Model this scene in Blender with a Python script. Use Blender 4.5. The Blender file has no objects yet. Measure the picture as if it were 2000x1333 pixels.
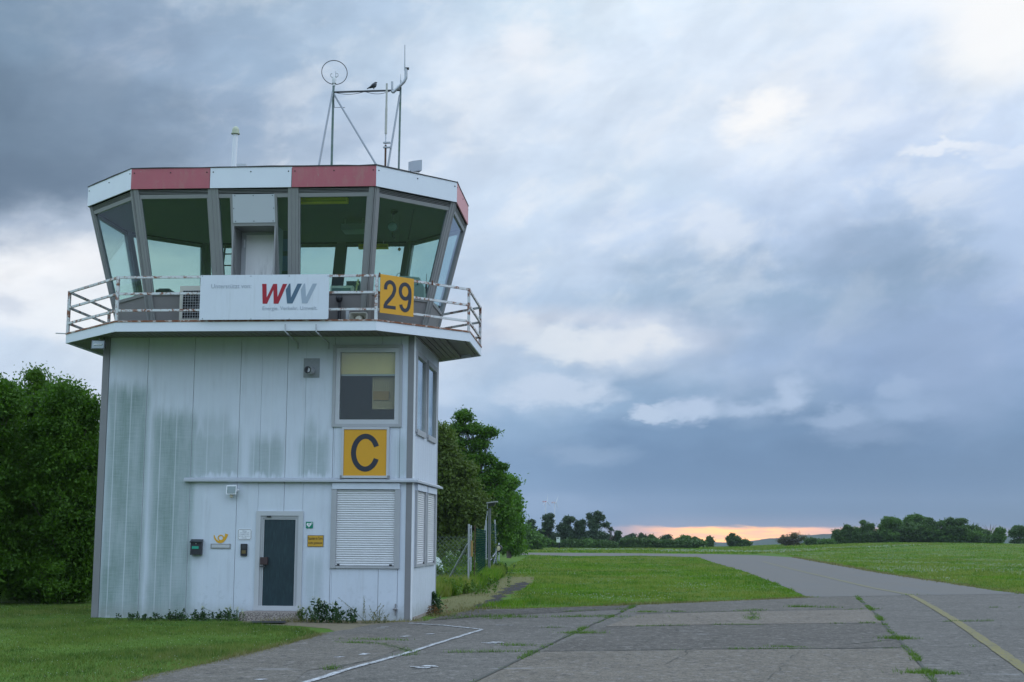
import bpy, math, random
import numpy as np
from mathutils import Vector, Matrix
random.seed(7); rng = np.random.default_rng(7)
S = bpy.context.scene
C = S.collection
# ------------------------------------------------------------------ camera
YAW, PITCH, ROLL, FPX, EYE = -0.0780, 0.1376, 0.0064, 2777.8, 1.6
D = 27.70                                   # distance of the tower's front wall
fw = np.array([math.sin(YAW)*math.cos(PITCH), math.cos(YAW)*math.cos(PITCH), math.sin(PITCH)])
rt = np.array([math.cos(YAW), -math.sin(YAW), 0.0]); up = np.cross(rt, fw)
RT = rt*math.cos(ROLL)+up*math.sin(ROLL); UP = -rt*math.sin(ROLL)+up*math.cos(ROLL)
cam = bpy.data.objects.new('camera', bpy.data.cameras.new('camera')); C.objects.link(cam)
cam.matrix_world = Matrix(((RT[0], UP[0], -fw[0], 0), (RT[1], UP[1], -fw[1], 0), (RT[2], UP[2], -fw[2], EYE), (0, 0, 0, 1)))
cam.data.sensor_width = 36; cam.data.lens = FPX/2000*36; cam.data.clip_start = 0.1; cam.data.clip_end = 60000
S.camera = cam
def ray(u, v): return fw+RT*(u-1000)/FPX-UP*(v-666.5)/FPX
def PY(u, v, Y): d = ray(u, v); return d*(Y/d[1])+np.array([0, 0, EYE])      # measured point on the plane y = Y
def PX(u, v, X): d = ray(u, v); return d*(X/d[0])+np.array([0, 0, EYE])
def G(u, v): d = ray(u, v); return (d*(-EYE/d[2]))[:2]                        # measured point on level ground
def F(u, v): p = PY(u, v, D); return p[0], p[2]
def srgb(*c): return tuple((x/255/12.92 if x/255 <= .04045 else ((x/255+.055)/1.055)**2.4) for x in c)
# ------------------------------------------------------------------ sky, sun, exposure
SKY_ROWS = [  # (photo row, nine colours left to right) : cloud cover measured at nine azimuths
 (-260, [(150,175,200)]*2+[(170,192,215)]+[(190,210,232)]*2+[(212,230,248)]*2+[(235,244,252),(244,250,254)]),
 (0,   [(134,158,182),(146,170,196),(164,188,212),(184,206,230),(206,226,244),(226,240,253),(224,238,253),(238,245,254),(252,254,255)]),
 (130, [(124,148,172),(142,164,190),(160,184,210),(192,212,233),(228,239,252),(218,232,248),(224,237,252),(220,234,252),(244,250,255)]),
 (260, [(112,134,156),(124,146,170),(152,174,200),(198,214,234),(214,229,247),(216,230,247),(228,239,253),(210,225,248),(212,228,250)]),
 (390, [(104,124,146),(120,140,162),(165,184,206),(202,218,237),(206,223,243),(208,226,246),(203,220,244),(188,208,236),(200,218,243)]),
 (470, [(160,175,196),(180,195,214),(192,208,225),(200,215,234),(203,221,242),(200,218,242),(186,206,234),(160,184,214),(186,206,234)]),
 (560, [(250,251,253),(246,248,252),(228,235,244),(206,221,239),(184,205,230),(168,192,218),(150,176,205),(142,168,198),(170,192,224)]),
 (640, [(238,243,251),(242,247,252),(235,240,250),(208,222,240),(200,211,228),(200,212,232),(154,178,208),(150,174,208),(152,176,214)]),
 (700, [(208,224,243),(216,229,244),(214,228,244),(208,222,240),(186,205,228),(176,197,224),(154,178,211),(142,167,203),(150,175,212)]),
 (780, [(204,220,240),(210,224,242),(204,220,240),(196,213,235),(162,188,217),(140,170,203),(132,160,195),(124,152,190),(130,158,195)]),
 (840, [(190,206,228),(195,210,230),(190,206,228),(174,196,224),(138,169,203),(110,143,181),(106,138,176),(106,137,175),(110,141,178)]),
 (930, [(160,180,208),(160,180,208),(155,178,208),(142,170,203),(116,149,187),(97,130,169),(94,126,164),(95,126,163),(98,127,162)]),
 (1020,[(150,172,204),(150,172,204),(148,172,204),(138,165,200),(124,152,187),(116,142,177),(98,126,160),(94,121,154),(92,118,147)]),
]
COLS = [-60, 210, 480, 740, 1000, 1250, 1500, 1750, 2060]
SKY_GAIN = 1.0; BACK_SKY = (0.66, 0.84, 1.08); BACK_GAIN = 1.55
def azel(u, v):
    d = ray(u, v); d = d/np.linalg.norm(d); return math.atan2(d[0], d[1]), math.asin(d[2])
W = bpy.data.worlds.new("World"); S.world = W; W.use_nodes = True
nt = W.node_tree; nt.nodes.clear()
class NB:                                                # tiny helper to write node graphs as expressions
    def __init__(s, nt): s.nt = nt; s.n = nt.nodes; s.l = nt.links
    def node(s, t, **k):
        n = s.n.new(t)
        for a, b in k.items(): setattr(n, a, b)
        return n
    def put(s, sock, v):
        if hasattr(v, 'is_linked') or isinstance(v, bpy.types.NodeSocket): s.l.new(v, sock)
        elif isinstance(v, (tuple, list)) and len(v) == 3 and sock.type == 'RGBA': sock.default_value = (*v, 1)
        else: sock.default_value = v
    def m(s, op, a, b=0.0, c=None, clamp=False):
        n = s.node('ShaderNodeMath', operation=op, use_clamp=clamp); s.put(n.inputs[0], a); s.put(n.inputs[1], b)
        if c is not None: s.put(n.inputs[2], c)
        return n.outputs[0]
    def vm(s, op, a, b=(0, 0, 0)):
        n = s.node('ShaderNodeVectorMath', operation=op); s.put(n.inputs[0], a)
        if op == 'SCALE': s.put(n.inputs['Scale'], b)
        else: s.put(n.inputs[1], b)
        return n.outputs[0]
    def ss(s, x, lo, hi):
        n = s.node('ShaderNodeMapRange', interpolation_type='SMOOTHSTEP'); s.put(n.inputs[0], x)
        if lo < hi: n.inputs[1].default_value = lo; n.inputs[2].default_value = hi
        else: n.inputs[1].default_value = hi; n.inputs[2].default_value = lo; n.inputs[3].default_value = 1; n.inputs[4].default_value = 0
        return n.outputs[0]
    def mix(s, f, a, b, mode='MIX'):
        n = s.node('ShaderNodeMix', data_type='RGBA', blend_type=mode); s.put(n.inputs[0], f); s.put(n.inputs[6], a); s.put(n.inputs[7], b); return n.outputs[2]
    def noise(s, vec, scale, detail=4, rough=.55, dist=0, out=0):
        n = s.node('ShaderNodeTexNoise'); s.put(n.inputs['Vector'], vec); n.inputs['Scale'].default_value = scale; n.inputs['Detail'].default_value = detail
        n.inputs['Roughness'].default_value = rough; n.inputs['Distortion'].default_value = dist; return n.outputs[out]
    def xyz(s, x, y, z):
        n = s.node('ShaderNodeCombineXYZ'); s.put(n.inputs[0], x); s.put(n.inputs[1], y); s.put(n.inputs[2], z); return n.outputs[0]
    def sep(s, v):
        n = s.node('ShaderNodeSeparateXYZ'); s.put(n.inputs[0], v); return n.outputs
def build_sky():
    b = NB(nt)
    tc = b.node('ShaderNodeTexCoord').outputs['Generated']
    dx, dy, dz = b.sep(tc)
    az = b.m('ARCTAN2', dx, dy); el = b.m('ARCSINE', dz)
    base = b.xyz(b.m('MULTIPLY', az, 1.0), b.m('MULTIPLY', el, 1.9), 0.0)
    # warp: large and small billows
    w1 = b.sep(b.noise(base, 9.0, 3, .5, 0, 1)); w2 = b.sep(b.noise(base, 30.0, 4, .6, 0, 1))
    att = b.ss(el, 0.012, 0.07)
    azw = b.m('ADD', az, b.m('MULTIPLY', att, b.m('ADD', b.m('MULTIPLY', b.m('SUBTRACT', w1[0], .5), .16), b.m('MULTIPLY', b.m('SUBTRACT', w2[0], .5), .05))))
    elw = b.m('ADD', el, b.m('MULTIPLY', att, b.m('ADD', b.m('MULTIPLY', b.m('SUBTRACT', w1[1], .5), .075), b.m('MULTIPLY', b.m('SUBTRACT', w2[1], .5), .022))))
    a0, a1 = azel(COLS[0], 600)[0], azel(COLS[-1], 600)[0]
    fac = b.m('DIVIDE', b.m('SUBTRACT', azw, a0), a1-a0, clamp=True)
    cols = []
    for v, cs in SKY_ROWS:
        r = b.node('ShaderNodeValToRGB'); b.put(r.inputs[0], fac); r.color_ramp.interpolation = 'B_SPLINE' if False else 'EASE'
        e = r.color_ramp.elements
        while len(e) < 9: e.new(.5)
        for i in range(9):
            e[i].position = (azel(COLS[i], 600)[0]-a0)/(a1-a0); e[i].color = (*srgb(*cs[i]), 1)
        cols.append((azel(1000, v)[1], r.outputs[0]))
    cols.sort(key=lambda t: t[0])
    c = cols[0][1]
    for (e0, _), (e1, cc) in zip(cols, cols[1:]): c = b.mix(b.ss(elw, e0, e1), c, cc)
    # fine cloud texture: soft brightness modulation, flattened towards the horizon
    n1 = b.noise(b.xyz(az, b.m('ADD', b.m('MULTIPLY', el, 1.7), b.m('MULTIPLY', az, -.35)), 0.0), 13, 6, .5, .4); n2 = b.noise(b.xyz(az, b.m('MULTIPLY', el, 2.6), 3.0), 7, 5, .5, .3)
    mod = b.m('ADD', b.m('MULTIPLY', b.m('SUBTRACT', n1, .49), .26), b.m('MULTIPLY', b.m('SUBTRACT', n2, .49), .18))
    mod = b.m('MULTIPLY', mod, b.ss(el, 0.0, 0.10))
    c = b.vm('SCALE', c, b.m('ADD', 1.0, mod))
    bil = b.noise(b.xyz(b.m('ADD', az, b.m('MULTIPLY', w1[0], .05)), b.m('ADD', b.m('MULTIPLY', el, 1.5), b.m('MULTIPLY', az, -.45)), 2.0), 15, 8, .58, .15)
    b2_ = b.noise(b.xyz(b.m('ADD', az, b.m('MULTIPLY', w2[0], .06)), b.m('MULTIPLY', el, 2.0), 8.0), 34, 7, .62, .1)
    upr = b.ss(el, .06, .22); lum = b.sep(c)[1]
    hi = b.m('MULTIPLY', b.m('ADD', b.m('MULTIPLY', b.ss(bil, .48, .66), .36), b.m('MULTIPLY', b.ss(b2_, .52, .70), .12)), b.m('MULTIPLY', b.ss(lum, .22, .62), upr)); c = b.mix(hi, c, (.94, .965, 1.0))
    lo = b.m('MULTIPLY', b.m('ADD', b.m('MULTIPLY', b.ss(bil, .53, .34), .27), b.m('MULTIPLY', b.ss(b2_, .48, .3), .07)), b.ss(el, .03, .12)); c = b.mix(lo, c, b.vm('MULTIPLY', c, (.70, .73, .78)))
    c = b.mix(.03, c, b.vm('SCALE', b.xyz(b.sep(c)[1], b.sep(c)[1], b.sep(c)[1]), 1.04))
    # separate cloud puffs and bright openings : (u, v, half width, half height, tilt, colour, strength, raggedness)
    for (u, v, hw, hh, tilt, col, st, rag, *ed) in [
        (1500,215,100,58,.35,(255,255,255),.95,.8),(1035,85,85,60,.3,(248,250,255),.6,.9),(950,225,70,50,.2,(236,244,254),.4,.9),(1830,288,70,16,.0,(250,252,255),.55,1.2),(1975,300,50,20,.0,(250,252,255),.45,1.2),
        (1255,668,80,28,.28,(255,253,250),1.0,.9,.9),(1235,680,120,60,.2,(214,224,238),.6,.8),(1200,672,110,44,.1,(226,232,241),.8,1.1),(1110,668,90,36,.0,(230,236,243),.75,1.1),(1010,640,55,36,-.2,(228,234,242),.6,.8),
        (1100,768,135,40,.0,(202,216,236),.8,1.0,.6),(1270,803,52,24,-.25,(190,206,230),.95,1.0,.6),(1300,806,70,26,-.05,(186,204,228),.8,.9,.7),(1365,800,85,34,.12,(184,202,228),.95,.8,.7),
        (1455,800,90,30,.1,(176,196,224),.85,.8,.8),(1540,775,60,44,.35,(180,199,226),.85,.8,.8),(1630,822,90,28,0,(160,182,213),.75,.8,.8),(1780,800,110,34,.1,(156,180,212),.65,.8,.8),(1760,755,50,22,.3,(164,186,216),.6,.8,.8),
        (1690,850,110,26,.0,(146,168,200),.4,.7),(20,600,60,30,0,(200,210,226),.6,.7),(1950,60,130,110,.2,(255,255,255),.8,.5),
        (1880,745,120,120,.0,(150,172,206),.4,.6),(1990,430,90,140,.0,(190,210,240),.5,.6),(1140,890,110,22,0,(146,170,200),.5,.7),(1090,985,150,24,0,(146,168,200),.35,.6)]:
        a, e = azel(u, v); hw /= FPX; hh /= FPX
        x = b.m('SUBTRACT', b.m('ADD', az, b.m('MULTIPLY', b.m('SUBTRACT', w2[0], .5), .05*rag)), a); y = b.m('SUBTRACT', b.m('ADD', el, b.m('MULTIPLY', b.m('SUBTRACT', w2[2], .5), .035*rag)), e)
        ct, sn = math.cos(tilt), math.sin(tilt)
        xr = b.m('DIVIDE', b.m('ADD', b.m('MULTIPLY', x, ct), b.m('MULTIPLY', y, sn)), hw); yr = b.m('DIVIDE', b.m('SUBTRACT', b.m('MULTIPLY', y, ct), b.m('MULTIPLY', x, sn)), hh)
        d = b.m('SQRT', b.m('ADD', b.m('MULTIPLY', xr, xr), b.m('MULTIPLY', yr, yr)))
        d = b.m('ADD', d, b.m('MULTIPLY', b.m('SUBTRACT', n1, .5), -1.6*rag))
        c = b.mix(b.m('MULTIPLY', b.ss(d, *((1.25, .35) if not ed else (1.05, 1.05-ed[0]))), st), c, srgb(*col))
    # glow of the low sun under the cloud deck: strip along the horizon
    e_top = azel(1400, 1030)[1]; e_bot = azel(1400, 1060)[1]
    edge = b.m('ADD', el, b.m('MULTIPLY', b.m('SUBTRACT', b.noise(b.xyz(az, b.m('MULTIPLY', el, 6), 1), 40, 4), .5), .006))
    core = b.m('MULTIPLY', b.ss(az, azel(1150, 1040)[0], azel(1330, 1040)[0]), b.ss(az, azel(2080, 1040)[0], azel(1560, 1040)[0]))
    strip = b.m('MULTIPLY', b.ss(edge, e_top+.0016, e_top-.0012), core)
    hot = b.m('MULTIPLY', b.ss(az, azel(1200, 1040)[0], azel(1420, 1040)[0]), b.ss(az, azel(1640, 1040)[0], azel(1450, 1040)[0]))
    bands = b.ss(b.noise(b.xyz(az, b.m('MULTIPLY', el, 9), 5), 30, 4), .42, .62)
    oc = b.mix(hot, tuple(1.35*x for x in srgb(244,182,154)), tuple(1.95*x for x in srgb(255,186,108))); oc = b.mix(b.m('MULTIPLY', bands, .55), oc, tuple(1.25*x for x in srgb(220,176,160)))
    c = b.mix(strip, c, oc)
    veil = b.m('MULTIPLY', b.ss(el, e_top+.012, e_top), b.m('MULTIPLY', core, .35)); c = b.mix(b.m('MULTIPLY', veil, b.m('SUBTRACT', 1, strip)), c, srgb(176,170,186))
    # unseen high and rear overcast: brightened to light walls, darkened low for pane reflections
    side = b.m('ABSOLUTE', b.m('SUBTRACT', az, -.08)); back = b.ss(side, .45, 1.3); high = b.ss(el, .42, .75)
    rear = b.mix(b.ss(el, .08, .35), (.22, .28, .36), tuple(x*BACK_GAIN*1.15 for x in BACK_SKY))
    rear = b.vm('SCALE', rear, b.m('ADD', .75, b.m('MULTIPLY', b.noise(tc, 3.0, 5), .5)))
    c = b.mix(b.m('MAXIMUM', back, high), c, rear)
    below = b.ss(el, -.002, -.02); c = b.mix(below, c, (.10, .13, .12))
    sky = b.node('ShaderNodeTexSky', sky_type='NISHITA', sun_disc=False); sky.sun_elevation = SUN_EL; sky.sun_rotation = SUN_AZ
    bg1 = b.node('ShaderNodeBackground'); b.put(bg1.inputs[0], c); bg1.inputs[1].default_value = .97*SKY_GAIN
    bg2 = b.node('ShaderNodeBackground'); b.put(bg2.inputs[0], sky.outputs[0]); bg2.inputs[1].default_value = .004
    ad = b.node('ShaderNodeAddShader'); b.l.new(bg1.outputs[0], ad.inputs[0]); b.l.new(bg2.outputs[0], ad.inputs[1])
    out = b.node('ShaderNodeOutputWorld'); b.l.new(ad.outputs[0], out.inputs[0])
SUN_EL = math.radians(38); SUN_AZ = math.radians(75)        # thick cloud: the sun only adds a very soft, weak directional light
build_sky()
W.cycles.sampling_method = 'MANUAL'; W.cycles.sample_map_resolution = 1024
sun = bpy.data.objects.new('sun', bpy.data.lights.new('sun', 'SUN')); C.objects.link(sun)
sun.data.energy = 0.5; sun.data.angle = math.radians(40); sun.data.color = (1.0, .95, .88)
sd = Vector((math.sin(SUN_AZ)*math.cos(SUN_EL), math.cos(SUN_AZ)*math.cos(SUN_EL), math.sin(SUN_EL)))
sun.rotation_euler = sd.to_track_quat('Z', 'Y').to_euler()
S.view_settings.view_transform = 'Standard'; S.view_settings.look = 'None'; S.view_settings.exposure = 0; S.view_settings.gamma = 1
HAZE = 1.1e-4
S.render.engine = 'CYCLES'; S.cycles.max_bounces = 8; S.cycles.transparent_max_bounces = 24
# ------------------------------------------------------------------ material helpers
MATS = {}
def mat(name, col, rough=.6, metal=0, var=.08, vscale=3, bump=0, bscale=40, fn=None, spec=.4):
    if name in MATS: return MATS[name]
    m = bpy.data.materials.new(name); m.use_nodes = True; MATS[name] = m
    b = NB(m.node_tree); p = m.node_tree.nodes['Principled BSDF']
    pos = b.node('ShaderNodeTexCoord').outputs['Object']
    n = b.noise(pos, vscale, 5, .6)
    c = b.vm('SCALE', b.mix(0.0, col, col), b.m('ADD', 1-var, b.m('MULTIPLY', n, 2*var)))
    if fn: c = fn(b, pos, c, p)
    b.put(p.inputs['Base Color'], c); p.inputs['Roughness'].default_value = rough; p.inputs['Metallic'].default_value = metal
    p.inputs['Specular IOR Level'].default_value = spec
    if bump:
        bn = b.node('ShaderNodeBump'); b.put(bn.inputs['Height'], b.noise(pos, bscale, 5, .65)); bn.inputs['Strength'].default_value = bump; bn.inputs['Distance'].default_value = .01
        b.l.new(bn.outputs[0], p.inputs['Normal'])
    return m
def leafmat(name, c0, c1, trans=.35, vscale=.7):
    if name in MATS: return MATS[name]
    m = bpy.data.materials.new(name); m.use_nodes = True; MATS[name] = m; nt = m.node_tree; nt.nodes.clear(); b = NB(nt)
    pos = b.node('ShaderNodeTexCoord').outputs['Object']; rnd = b.node('ShaderNodeNewGeometry').outputs['Random Per Island']
    f = b.m('ADD', b.m('MULTIPLY', b.ss(b.noise(pos, vscale, 3), .3, .7), .6), b.m('MULTIPLY', rnd, .4))
    c = b.mix(f, c0, c1)
    d = b.node('ShaderNodeBsdfPrincipled'); b.put(d.inputs['Base Color'], c); d.inputs['Roughness'].default_value = .55; d.inputs['Specular IOR Level'].default_value = .25
    t = b.node('ShaderNodeBsdfTranslucent'); b.put(t.inputs[0], b.vm('MULTIPLY', c, (1.1, 1.25, .55)))
    mx = b.node('ShaderNodeMixShader'); mx.inputs[0].default_value = trans; b.l.new(d.outputs[0], mx.inputs[1]); b.l.new(t.outputs[0], mx.inputs[2])
    o = b.node('ShaderNodeOutputMaterial'); b.l.new(mx.outputs[0], o.inputs[0]); return m
def glassmat(name, tint, ior=1.5, dirt=.03):
    if name in MATS: return MATS[name]
    m = bpy.data.materials.new(name); m.use_nodes = True; MATS[name] = m; nt = m.node_tree; nt.nodes.clear(); b = NB(nt)
    pos = b.node('ShaderNodeTexCoord').outputs['Object']
    tr = b.node('ShaderNodeBsdfTransparent'); b.put(tr.inputs[0], tint)
    gl = b.node('ShaderNodeBsdfGlossy'); gl.inputs['Roughness'].default_value = .015; b.put(gl.inputs[0], (.9, .95, 1.0))
    df = b.node('ShaderNodeBsdfDiffuse'); b.put(df.inputs[0], (.45, .5, .5))
    lw = b.node('ShaderNodeLayerWeight'); lw.inputs[0].default_value = .5; fr = b.m('ADD', .075, b.m('MULTIPLY', b.m('POWER', lw.outputs['Facing'], 5.0), .95))
    bn = b.node('ShaderNodeBump'); b.put(bn.inputs['Height'], b.noise(pos, 1.5, 2)); bn.inputs['Strength'].default_value = .05; b.l.new(bn.outputs[0], gl.inputs['Normal'])
    m1 = b.node('ShaderNodeMixShader'); b.put(m1.inputs[0], b.m('MULTIPLY', fr, 1.0, clamp=True)); b.l.new(tr.outputs[0], m1.inputs[1]); b.l.new(gl.outputs[0], m1.inputs[2])
    m2 = b.node('ShaderNodeMixShader'); b.put(m2.inputs[0], b.m('MULTIPLY', b.noise(b.vm('MULTIPLY', pos, (6, 6, 1)), 4, 4), dirt*2)); b.l.new(m1.outputs[0], m2.inputs[1]); b.l.new(df.outputs[0], m2.inputs[2])
    o = b.node('ShaderNodeOutputMaterial'); b.l.new(m2.outputs[0], o.inputs[0]); return m
# ------------------------------------------------------------------ mesh helpers
def tag(o, label=None, cat=None, group=None, kind=None):
    if label: o['label'] = label
    if cat: o['category'] = cat
    if group: o['group'] = group
    if kind: o['kind'] = kind
    return o
def wloc(o):
    v = Vector((0, 0, 0))
    while o: v = v+o.location; o = o.parent
    return v
def empty(name, loc, label, cat, group=None):
    o = bpy.data.objects.new(name, None); C.objects.link(o); o.location = loc; o.empty_display_size = .2
    return tag(o, label, cat, group)
class MB:
    def __init__(s): s.v = []; s.f = []; s.T = None
    def add(s, vs, fs):
        k = len(s.v)
        for p in vs: s.v.append(tuple(s.T(p)) if s.T else tuple(p))
        s.f += [tuple(i+k for i in f) for f in fs]; return s
    def hexa(s, a, b):            # a: 4 points of one face, b: the 4 opposite points
        return s.add(list(a)+list(b), [(3, 2, 1, 0), (4, 5, 6, 7), (0, 1, 5, 4), (1, 2, 6, 5), (2, 3, 7, 6), (3, 0, 4, 7)])
    def box(s, x0, x1, y0, y1, z0, z1):
        return s.hexa([(x0, y0, z0), (x1, y0, z0), (x1, y1, z0), (x0, y1, z0)], [(x0, y0, z1), (x1, y0, z1), (x1, y1, z1), (x0, y1, z1)])
    def tube(s, p0, p1, r0, r1=None, n=8, cap=True):
        if r1 is None: r1 = r0
        p0, p1 = Vector(p0), Vector(p1); d = (p1-p0).normalized(); a = d.orthogonal().normalized(); c = d.cross(a)
        vs = [p0+(a*math.cos(t)+c*math.sin(t))*r0 for t in (i*2*math.pi/n for i in range(n))]+[p1+(a*math.cos(t)+c*math.sin(t))*r1 for t in (i*2*math.pi/n for i in range(n))]
        fs = [(i, (i+1) % n, n+(i+1) % n, n+i) for i in range(n)]
        if cap: fs += [tuple(range(n))[::-1], tuple(range(n, 2*n))]
        return s.add(vs, fs)
    def path(s, pts, r, n=6):
        pts = [Vector(p) for p in pts]; k = len(pts); rs = r if isinstance(r, (list, tuple)) else [r]*k
        ref = None; vs = []
        for i, p in enumerate(pts):
            d = (pts[min(i+1, k-1)]-pts[max(i-1, 0)]).normalized()
            if ref is None: ref = d.orthogonal().normalized()
            a = (ref-d*ref.dot(d)).normalized(); ref = a; c = d.cross(a)
            vs += [p+(a*math.cos(t)+c*math.sin(t))*rs[i] for t in (j*2*math.pi/n for j in range(n))]
        fs = [(i*n+j, i*n+(j+1) % n, (i+1)*n+(j+1) % n, (i+1)*n+j) for i in range(k-1) for j in range(n)]
        fs += [tuple(range(n))[::-1], tuple(range((k-1)*n, k*n))]
        return s.add(vs, fs)
    def lathe(s, o, prof, n=16, axis=(0, 0, 1)):      # prof: (radius, height) pairs
        o = Vector(o); d = Vector(axis).normalized(); a = d.orthogonal().normalized(); c = d.cross(a); vs = []
        for r, h in prof: vs += [o+d*h+(a*math.cos(t)+c*math.sin(t))*r for t in (j*2*math.pi/n for j in range(n))]
        fs = [(i*n+j, i*n+(j+1) % n, (i+1)*n+(j+1) % n, (i+1)*n+j) for i in range(len(prof)-1) for j in range(n)]
        fs += [tuple(range(n))[::-1], tuple(range((len(prof)-1)*n, len(prof)*n))]
        return s.add(vs, fs)
    def prism(s, poly, o, ax, az, t):                 # polygon (a, b) in the plane o + a*ax + b*az, thickness t along the outward normal
        o, ax, az = Vector(o), Vector(ax), Vector(az); nn = ax.cross(az)
        if sum(poly[i][0]*poly[(i+1) % len(poly)][1]-poly[(i+1) % len(poly)][0]*poly[i][1] for i in range(len(poly))) < 0: poly = poly[::-1]
        k = len(poly); vs = [o+ax*a+az*b for a, b in poly]+[o+ax*a+az*b+nn*t for a, b in poly]
        return s.add(vs, [tuple(range(k))[::-1], tuple(range(k, 2*k))]+[(i, (i+1) % k, k+(i+1) % k, k+i) for i in range(k)])
    def strokes(s, pts, w, o, ax, az, t):             # thick line through (a, b) points
        P = [np.array(p, float) for p in pts]; L = []; Rr = []
        for i in range(len(P)):
            d = P[min(i+1, len(P)-1)]-P[max(i-1, 0)]; d /= np.linalg.norm(d); n = np.array([-d[1], d[0]])*(w if np.isscalar(w) else w[i])/2
            L.append(P[i]+n); Rr.append(P[i]-n)
        o, ax, az = Vector(o), Vector(ax), Vector(az); nn = ax.cross(az)*t; k = len(P)
        q = lambda p: o+ax*p[0]+az*p[1]
        vs = [q(p) for p in L]+[q(p) for p in Rr]+[q(p)+nn for p in L]+[q(p)+nn for p in Rr]
        fs = []
        for i in range(k-1): fs += [(2*k+i, 3*k+i, 3*k+i+1, 2*k+i+1), (i, i+1, k+i+1, k+i), (i, 2*k+i, 2*k+i+1, i+1), (k+i, k+i+1, 3*k+i+1, 3*k+i)]
        fs += [(0, k, 3*k, 2*k), (k-1, 3*k-1, 4*k-1, 2*k-1)]
        return s.add(vs, fs)
    def build(s, name, m, parent=None, smooth=False, **tg):
        me = bpy.data.meshes.new(name); off = wloc(parent) if parent else Vector((0, 0, 0))
        me.from_pydata([(v[0]-off.x, v[1]-off.y, v[2]-off.z) for v in s.v], [], s.f); me.update()
        o = bpy.data.objects.new(name, me); C.objects.link(o)
        if m: me.materials.append(m)
        if parent: o.parent = parent
        if smooth:
            me.shade_smooth()
            try: me.set_sharp_from_angle(angle=math.radians(40))
            except Exception: pass
        return tag(o, **tg)
def tris(name, V, m, parent=None, n=3, **tg):          # V: (k*n, 3) array, n vertices per face
    me = bpy.data.meshes.new(name); off = np.array(wloc(parent)) if parent else np.zeros(3); V = np.asarray(V, np.float32)-off.astype(np.float32); k = len(V)//n
    me.vertices.add(len(V)); me.vertices.foreach_set('co', V.ravel()); me.loops.add(len(V)); me.loops.foreach_set('vertex_index', np.arange(len(V), dtype=np.int32))
    me.polygons.add(k); me.polygons.foreach_set('loop_start', np.arange(0, len(V), n, dtype=np.int32)); me.update(calc_edges=True); me.materials.append(m)
    o = bpy.data.objects.new(name, me); C.objects.link(o)
    if parent: o.parent = parent
    return tag(o, **tg)
def text_mesh(name, body, m, parent, o, ax, az, width, height=None, center=False, lift=.004, bold=0.0, **tg):
    cu = bpy.data.curves.new(name, 'FONT'); cu.body = body; cu.size = 1; cu.offset = bold; cu.resolution_u = 3
    if center: cu.align_x = 'CENTER'
    t = bpy.data.objects.new(name+'_tmp', cu); C.objects.link(t); bpy.context.view_layer.update()
    me = bpy.data.meshes.new_from_object(t); bpy.data.objects.remove(t); bpy.data.curves.remove(cu)
    co = np.array([v.co for v in me.vertices]); lo, hi = co.min(0), co.max(0); sx = width/(hi[0]-lo[0]); sy = sx if height is None else height/(hi[1]-lo[1])
    o, ax, az = np.array(o), np.array(ax), np.array(az); nn = np.cross(ax, az); off = np.array(wloc(parent)) if parent else 0
    for v, c in zip(me.vertices, co): v.co = o+ax*(c[0]-lo[0])*sx+az*(c[1]-lo[1])*sy+nn*lift-off
    me.name = name; ob = bpy.data.objects.new(name, me); C.objects.link(ob); me.materials.append(m)
    if parent: ob.parent = parent
    return tag(ob, **tg)
XA = (1, 0, 0); ZA = (0, 0, 1)
def sstep(x): x = np.clip(x, 0, 1); return x*x*(3-2*x)
def terr(x, y): return 1.15*sstep((np.asarray(y, float)-90)/150)*sstep((np.asarray(x, float)-16)/34)-16*sstep((np.asarray(y, float)-305)/500)     # the field is a plateau that drops away behind the tree line
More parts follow.
